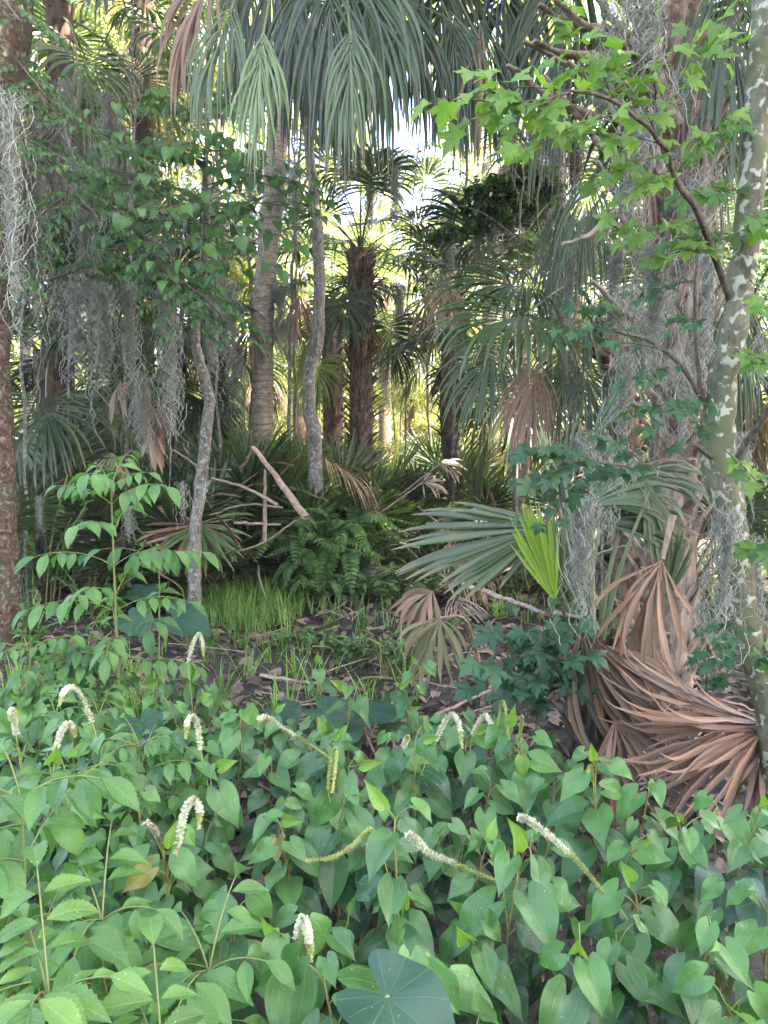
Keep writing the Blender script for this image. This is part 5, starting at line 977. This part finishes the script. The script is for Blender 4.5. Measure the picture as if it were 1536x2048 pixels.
def addspike(t, foot, sp):
    pts, Y, kind = sp; w = [P(x, y, Y) for x, y in pts]; c = curve(w, 70)
    s2 = MB(); tube(s2, curve([foot, (foot + w[0]) / 2 + A(0, 0, .02), w[0], w[min(1, len(w) - 1)]], 12), .0016, 5, .4)
    mb = MB(); gm = MB(); L = len(c); r = .0021 if kind != 'g' else .0018
    tube(gm, c, np.linspace(.0018, .0010, L), 5, .6)
    n = 1300; f = RNG.random(n) ** .95
    for i in range(n):
        x = f[i] * (L - 1.01); k = int(x); p = c[k] + (c[k + 1] - c[k]) * (x - k); ax = nz(c[k + 1] - c[k]); o = nz(np.cross(ax, rdir()))
        tipf = f[i]
        if kind == 'w': white = tipf < .82; rad = .0088 * (1 if white else max(.25, 1 - (tipf - .82) * 3))
        elif kind == 'r': white = tipf > .35; rad = .0045 + .0045 * min(1, tipf * 1.3)
        else: white = False; rad = .0055
        m_ = mb if white else gm; e = p + (o + ax * rn(-.4, .4)) * rad * rn(.5, 1.35); sd = nz(np.cross(o, ax)) * (.0017 if white else .0015)
        a = A(rn(), 0, rn()); m_.add(np.array([p - sd, p + sd, e + sd * 1.3 + ax * .002, e - sd * 1.3 + ax * .002]), np.array([[0, 1, 2, 3]]), np.tile(a, (4, 1)))
    s = s2.build('flower_stalk', M['spikestalk'], t)
    g = gm.build('flower_spike', M['spikegreen'], t)
    if mb.n: mb.build('white_florets', M['floret'], g)
SP = [([(185, 1445), (165, 1395), (146, 1375), (128, 1383), (119, 1410)], 2.35, 'w', (200, 1560), 'plant with a tall white arching spike, upper left of the field'),
      ([(376, 1325), (385, 1290), (398, 1268), (405, 1285), (407, 1312)], 3.3, 'w', (390, 1470), 'plant with the farthest white hooked spike, before the mud'),
      ([(32, 1470), (28, 1435), (24, 1420), (20, 1440)], 2.3, 'w', (40, 1560), 'plant with a short white spike at the left edge'),
      ([(108, 1522), (118, 1475), (130, 1452), (143, 1450), (151, 1472)], 2.1, 'w', (100, 1600), 'plant with a low white hook below the tall white arch'),
      ([(401, 1500), (396, 1455), (387, 1434), (376, 1442), (371, 1478)], 2.3, 'w', (420, 1600), 'plant with a narrow white hook, left of the middle'),
      ([(655, 1512), (610, 1483), (565, 1455), (535, 1434), (518, 1438)], 2.45, 'r', (700, 1580), 'plant with a long nodding spike pointing left'),
      ([(656, 1580), (661, 1530), (671, 1497), (672, 1520), (664, 1585)], 2.1, 'g', (690, 1640), 'plant with a slim yellow folded spike in the middle'),
      ([(350, 1718), (360, 1665), (372, 1617), (388, 1600), (399, 1620), (398, 1656)], 1.8, 'w', (340, 1800), 'plant with the nearest tall white hook, left of centre'),
      ([(742, 1655), (700, 1695), (660, 1716), (614, 1721)], 1.75, 'g', (790, 1700), 'plant with a bare yellow-green spike bending left'),
      ([(594, 1885), (600, 1850), (607, 1838), (616, 1870), (621, 1922)], 1.45, 'w', (585, 1960), 'plant with a short white hook near the bottom'),
      ([(872, 1482), (888, 1445), (904, 1429), (918, 1448), (924, 1496)], 2.4, 'w', (830, 1540), 'plant with a broad white arch right of the middle'),
      ([(945, 1470), (958, 1442), (971, 1431), (984, 1452), (994, 1472)], 2.6, 'w', (930, 1540), 'plant with a small white arch right of the broad one'),
      ([(993, 1468), (1000, 1420), (1006, 1403), (1012, 1425), (1017, 1480)], 2.6, 'g', (1010, 1540), 'plant with a thin yellow hook at the back of the field'),
      ([(1036, 1490), (1042, 1455), (1045, 1432)], 2.5, 'g', (1040, 1560), 'plant with an upright green-yellow spike at the back'),
      ([(1205, 1782), (1160, 1728), (1110, 1680), (1065, 1645), (1038, 1634)], 1.75, 'r', (1270, 1860), 'plant with the longest pale spike slanting down right'),
      ([(1000, 1765), (950, 1745), (900, 1722), (860, 1707), (835, 1682), (816, 1668)], 1.7, 'r', (1040, 1790), 'plant with a long white tipped spike left of the longest one'),
      ([(1186, 1562), (1180, 1533), (1173, 1570)], 2.2, 'g', (1190, 1620), 'plant with a tiny yellow hook before the dead fronds'),
      ([(722, 1357), (750, 1354), (785, 1357)], 3.4, 'g', (700, 1440), 'plant with a level greenish spike at the far side of the field'),
      ([(325, 1700), (310, 1662), (292, 1645)], 1.9, 'r', (330, 1770), 'plant with a small spike among the left leaves'),
      ([(806, 1500), (810, 1485), (816, 1472)], 2.5, 'w', (790, 1560), 'plant with a small cream tip behind the middle leaves')]
def topz(px, py, Y): return P(px, py, Y)
used = []
for pts, Y, kind, (fx, fy), lab in SP:
    fy2 = fy - 60; p = P(fx, fy2, Y); h = max(.3, p[2]); b = A(p[0], Y, H(p[0], Y)); lizard(b, h, lab, 9, .12, (pts, Y, kind), lean=(0, 0, 0)); used.append(b)
def fieldh(px, Y):                                   # height of the leaf canopy
    return .47 + .04 * sin(px * .013 + Y * 3) - .10 * max(0, Y - 2.6)
YR = [1.00, 1.16, 1.32, 1.48, 1.66, 1.84, 2.02, 2.22, 2.42, 2.64, 2.88, 3.14, 3.42]
nrow = ['first', 'second', 'third', 'fourth', 'fifth', 'sixth', 'seventh', 'eighth', 'ninth', 'tenth', 'eleventh', 'twelfth', 'thirteenth']
for ri, Y in enumerate(YR):
    hw = .5 * Y + .14; n = int(2 * hw / (.145 + .008 * ri)); ci = 0
    for i in range(n):
        x = -hw + 2 * hw * (i + .5) / n + rn(-.05, .05); y = Y + rn(-.06, .06); px = 768 + FPX * x / y
        if px > 1170 and y > 2.35 or (y > 3.28 and px > 700): continue
        if ri < 5 and 470 < px < 620 and rn() < .5: continue
        if ri == 0 and 640 < px < 900: continue
        ci += 1
        h = fieldh(px, y) * rn(.72, 1.12) * (1 if px > 500 else 1.05)
        for sp_ in SP:
            xs_ = [q[0] for q in sp_[0]]; ym = max(q[1] for q in sp_[0])
            if y < sp_[1] + .06 and min(xs_) - 75 < px < max(xs_) + 75:
                top_ok = P(px, ym + 45, y)[2] - .05
                if h > top_ok: h = max(.16, top_ok)
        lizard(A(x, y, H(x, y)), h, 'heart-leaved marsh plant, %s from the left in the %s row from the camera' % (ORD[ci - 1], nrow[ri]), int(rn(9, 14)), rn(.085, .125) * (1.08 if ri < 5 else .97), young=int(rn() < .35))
# outliers on the mud
for px, Y, h, lab, sz in [(790, 3.7, .34, 'lone marsh plant with pale top leaves before the bent frond', .10), (800, 3.5, .5, 'yellow-spotted marsh plant standing apart in the middle', .10), (880, 3.4, .36, 'small marsh plant left of the maple seedling', .09), (640, 4.2, .3, 'small marsh plant on the open mud', .10), (440, 3.9, .36, 'marsh plant right of the far white hook', .10), (480, 3.6, .3, 'low marsh plant on the near edge of the mud', .1), (330, 3.7, .4, 'marsh plant under the elephant ear leaves', .12), (1330, 2.2, .5, 'marsh plant before the reddish dead fan', .12), (1450, 2.1, .5, 'marsh plant under the drooping reddish strips', .12)]:
    b = A(*gb(px, Y)); lizard(b, h, lab, 7, sz)

# unseen foliage added behind the camera to block low sky light
mb = MB()
for i in range(60):
    a = rn(-.5, 3.64); r = rn(7, 9); leafcloud(mb, (cos(a) * r * 1.3, -sin(a) * r, rn(0, 4.2)), (1.6, 1.2, 1.3), 260, .3, tint=(0, .6))
tag(mb.build('light_block_foliage', M['forb']), 'unseen leafy bank added behind the viewer to block low skylight', 'far woods', kind='stuff')
# overhead shade: an unseen canopy added to hold the sun off the swamp
b = A(9.5, 2, 0); t = thing('shade_canopy', b, 'unseen leafy canopy added overhead to shade the swamp', 'tree'); tm, lm = MB(), MB()
tube(tm, curve([b, b + A(-.2, 0, 4), b + A(-1, 0, 7)], 10), np.linspace(.45, .3, 10), 12, bump=.05)
for i in range(26):
    c = A(rn(2, 13), rn(-4, 8), rn(9.0, 10.5)); s = b + A(-1, 0, 7); tube(tm, curve([s, (s + c) / 2 + A(0, 0, 1), c], 8), np.linspace(.16, .03, 8), 6)
for i in range(OAKN if 'OAKN' in globals() else 250):
    c = A(3.8 + (i // 2 % 11) * .95 + rn(-.3, .3), -7.2 + (i // 22) * 1.05 + rn(-.3, .3), rn(8.6, 11)) if (i % 2 or i % 4 == 0) else A(rn(-8, 6), rn(5.3, 11.0), rn(8.8, 10)); leafcloud(lm, c, (1.6, 1.6, .5), 560, .27, tint=(0, .6))
tm.build('trunk', M['bark'], t); lm.build('crown', M['forb'], t)

# the sunlit air between the palms: one box of even haze round everything
HZ = 0.0016
if HZ:
    m, nt = newmat('haze'); vp = node(nt, 'ShaderNodeVolumePrincipled'); vp.inputs['Density'].default_value = HZ; vp.inputs['Color'].default_value = (.96, .97, .93, 1); vp.inputs['Anisotropy'].default_value = .3
    nt.links.new(vp.outputs[0], node(nt, 'ShaderNodeOutputMaterial').inputs['Volume'])
    mb = MB(); lo, hi = A(-130, -45, -1.3), A(130, 155, 34); v = np.array([[(lo, hi)[i][0], (lo, hi)[j][1], (lo, hi)[k][2]] for i in (0, 1) for j in (0, 1) for k in (0, 1)])
    mb.add(v, np.array([[0, 1, 3, 2], [4, 6, 7, 5], [0, 4, 5, 1], [2, 3, 7, 6], [0, 2, 6, 4], [1, 5, 7, 3]]), np.zeros((8, 3)))
    tag(mb.build('haze', m, smooth=False), 'pale sunlit haze in the air of the wood', 'haze', kind='stuff')
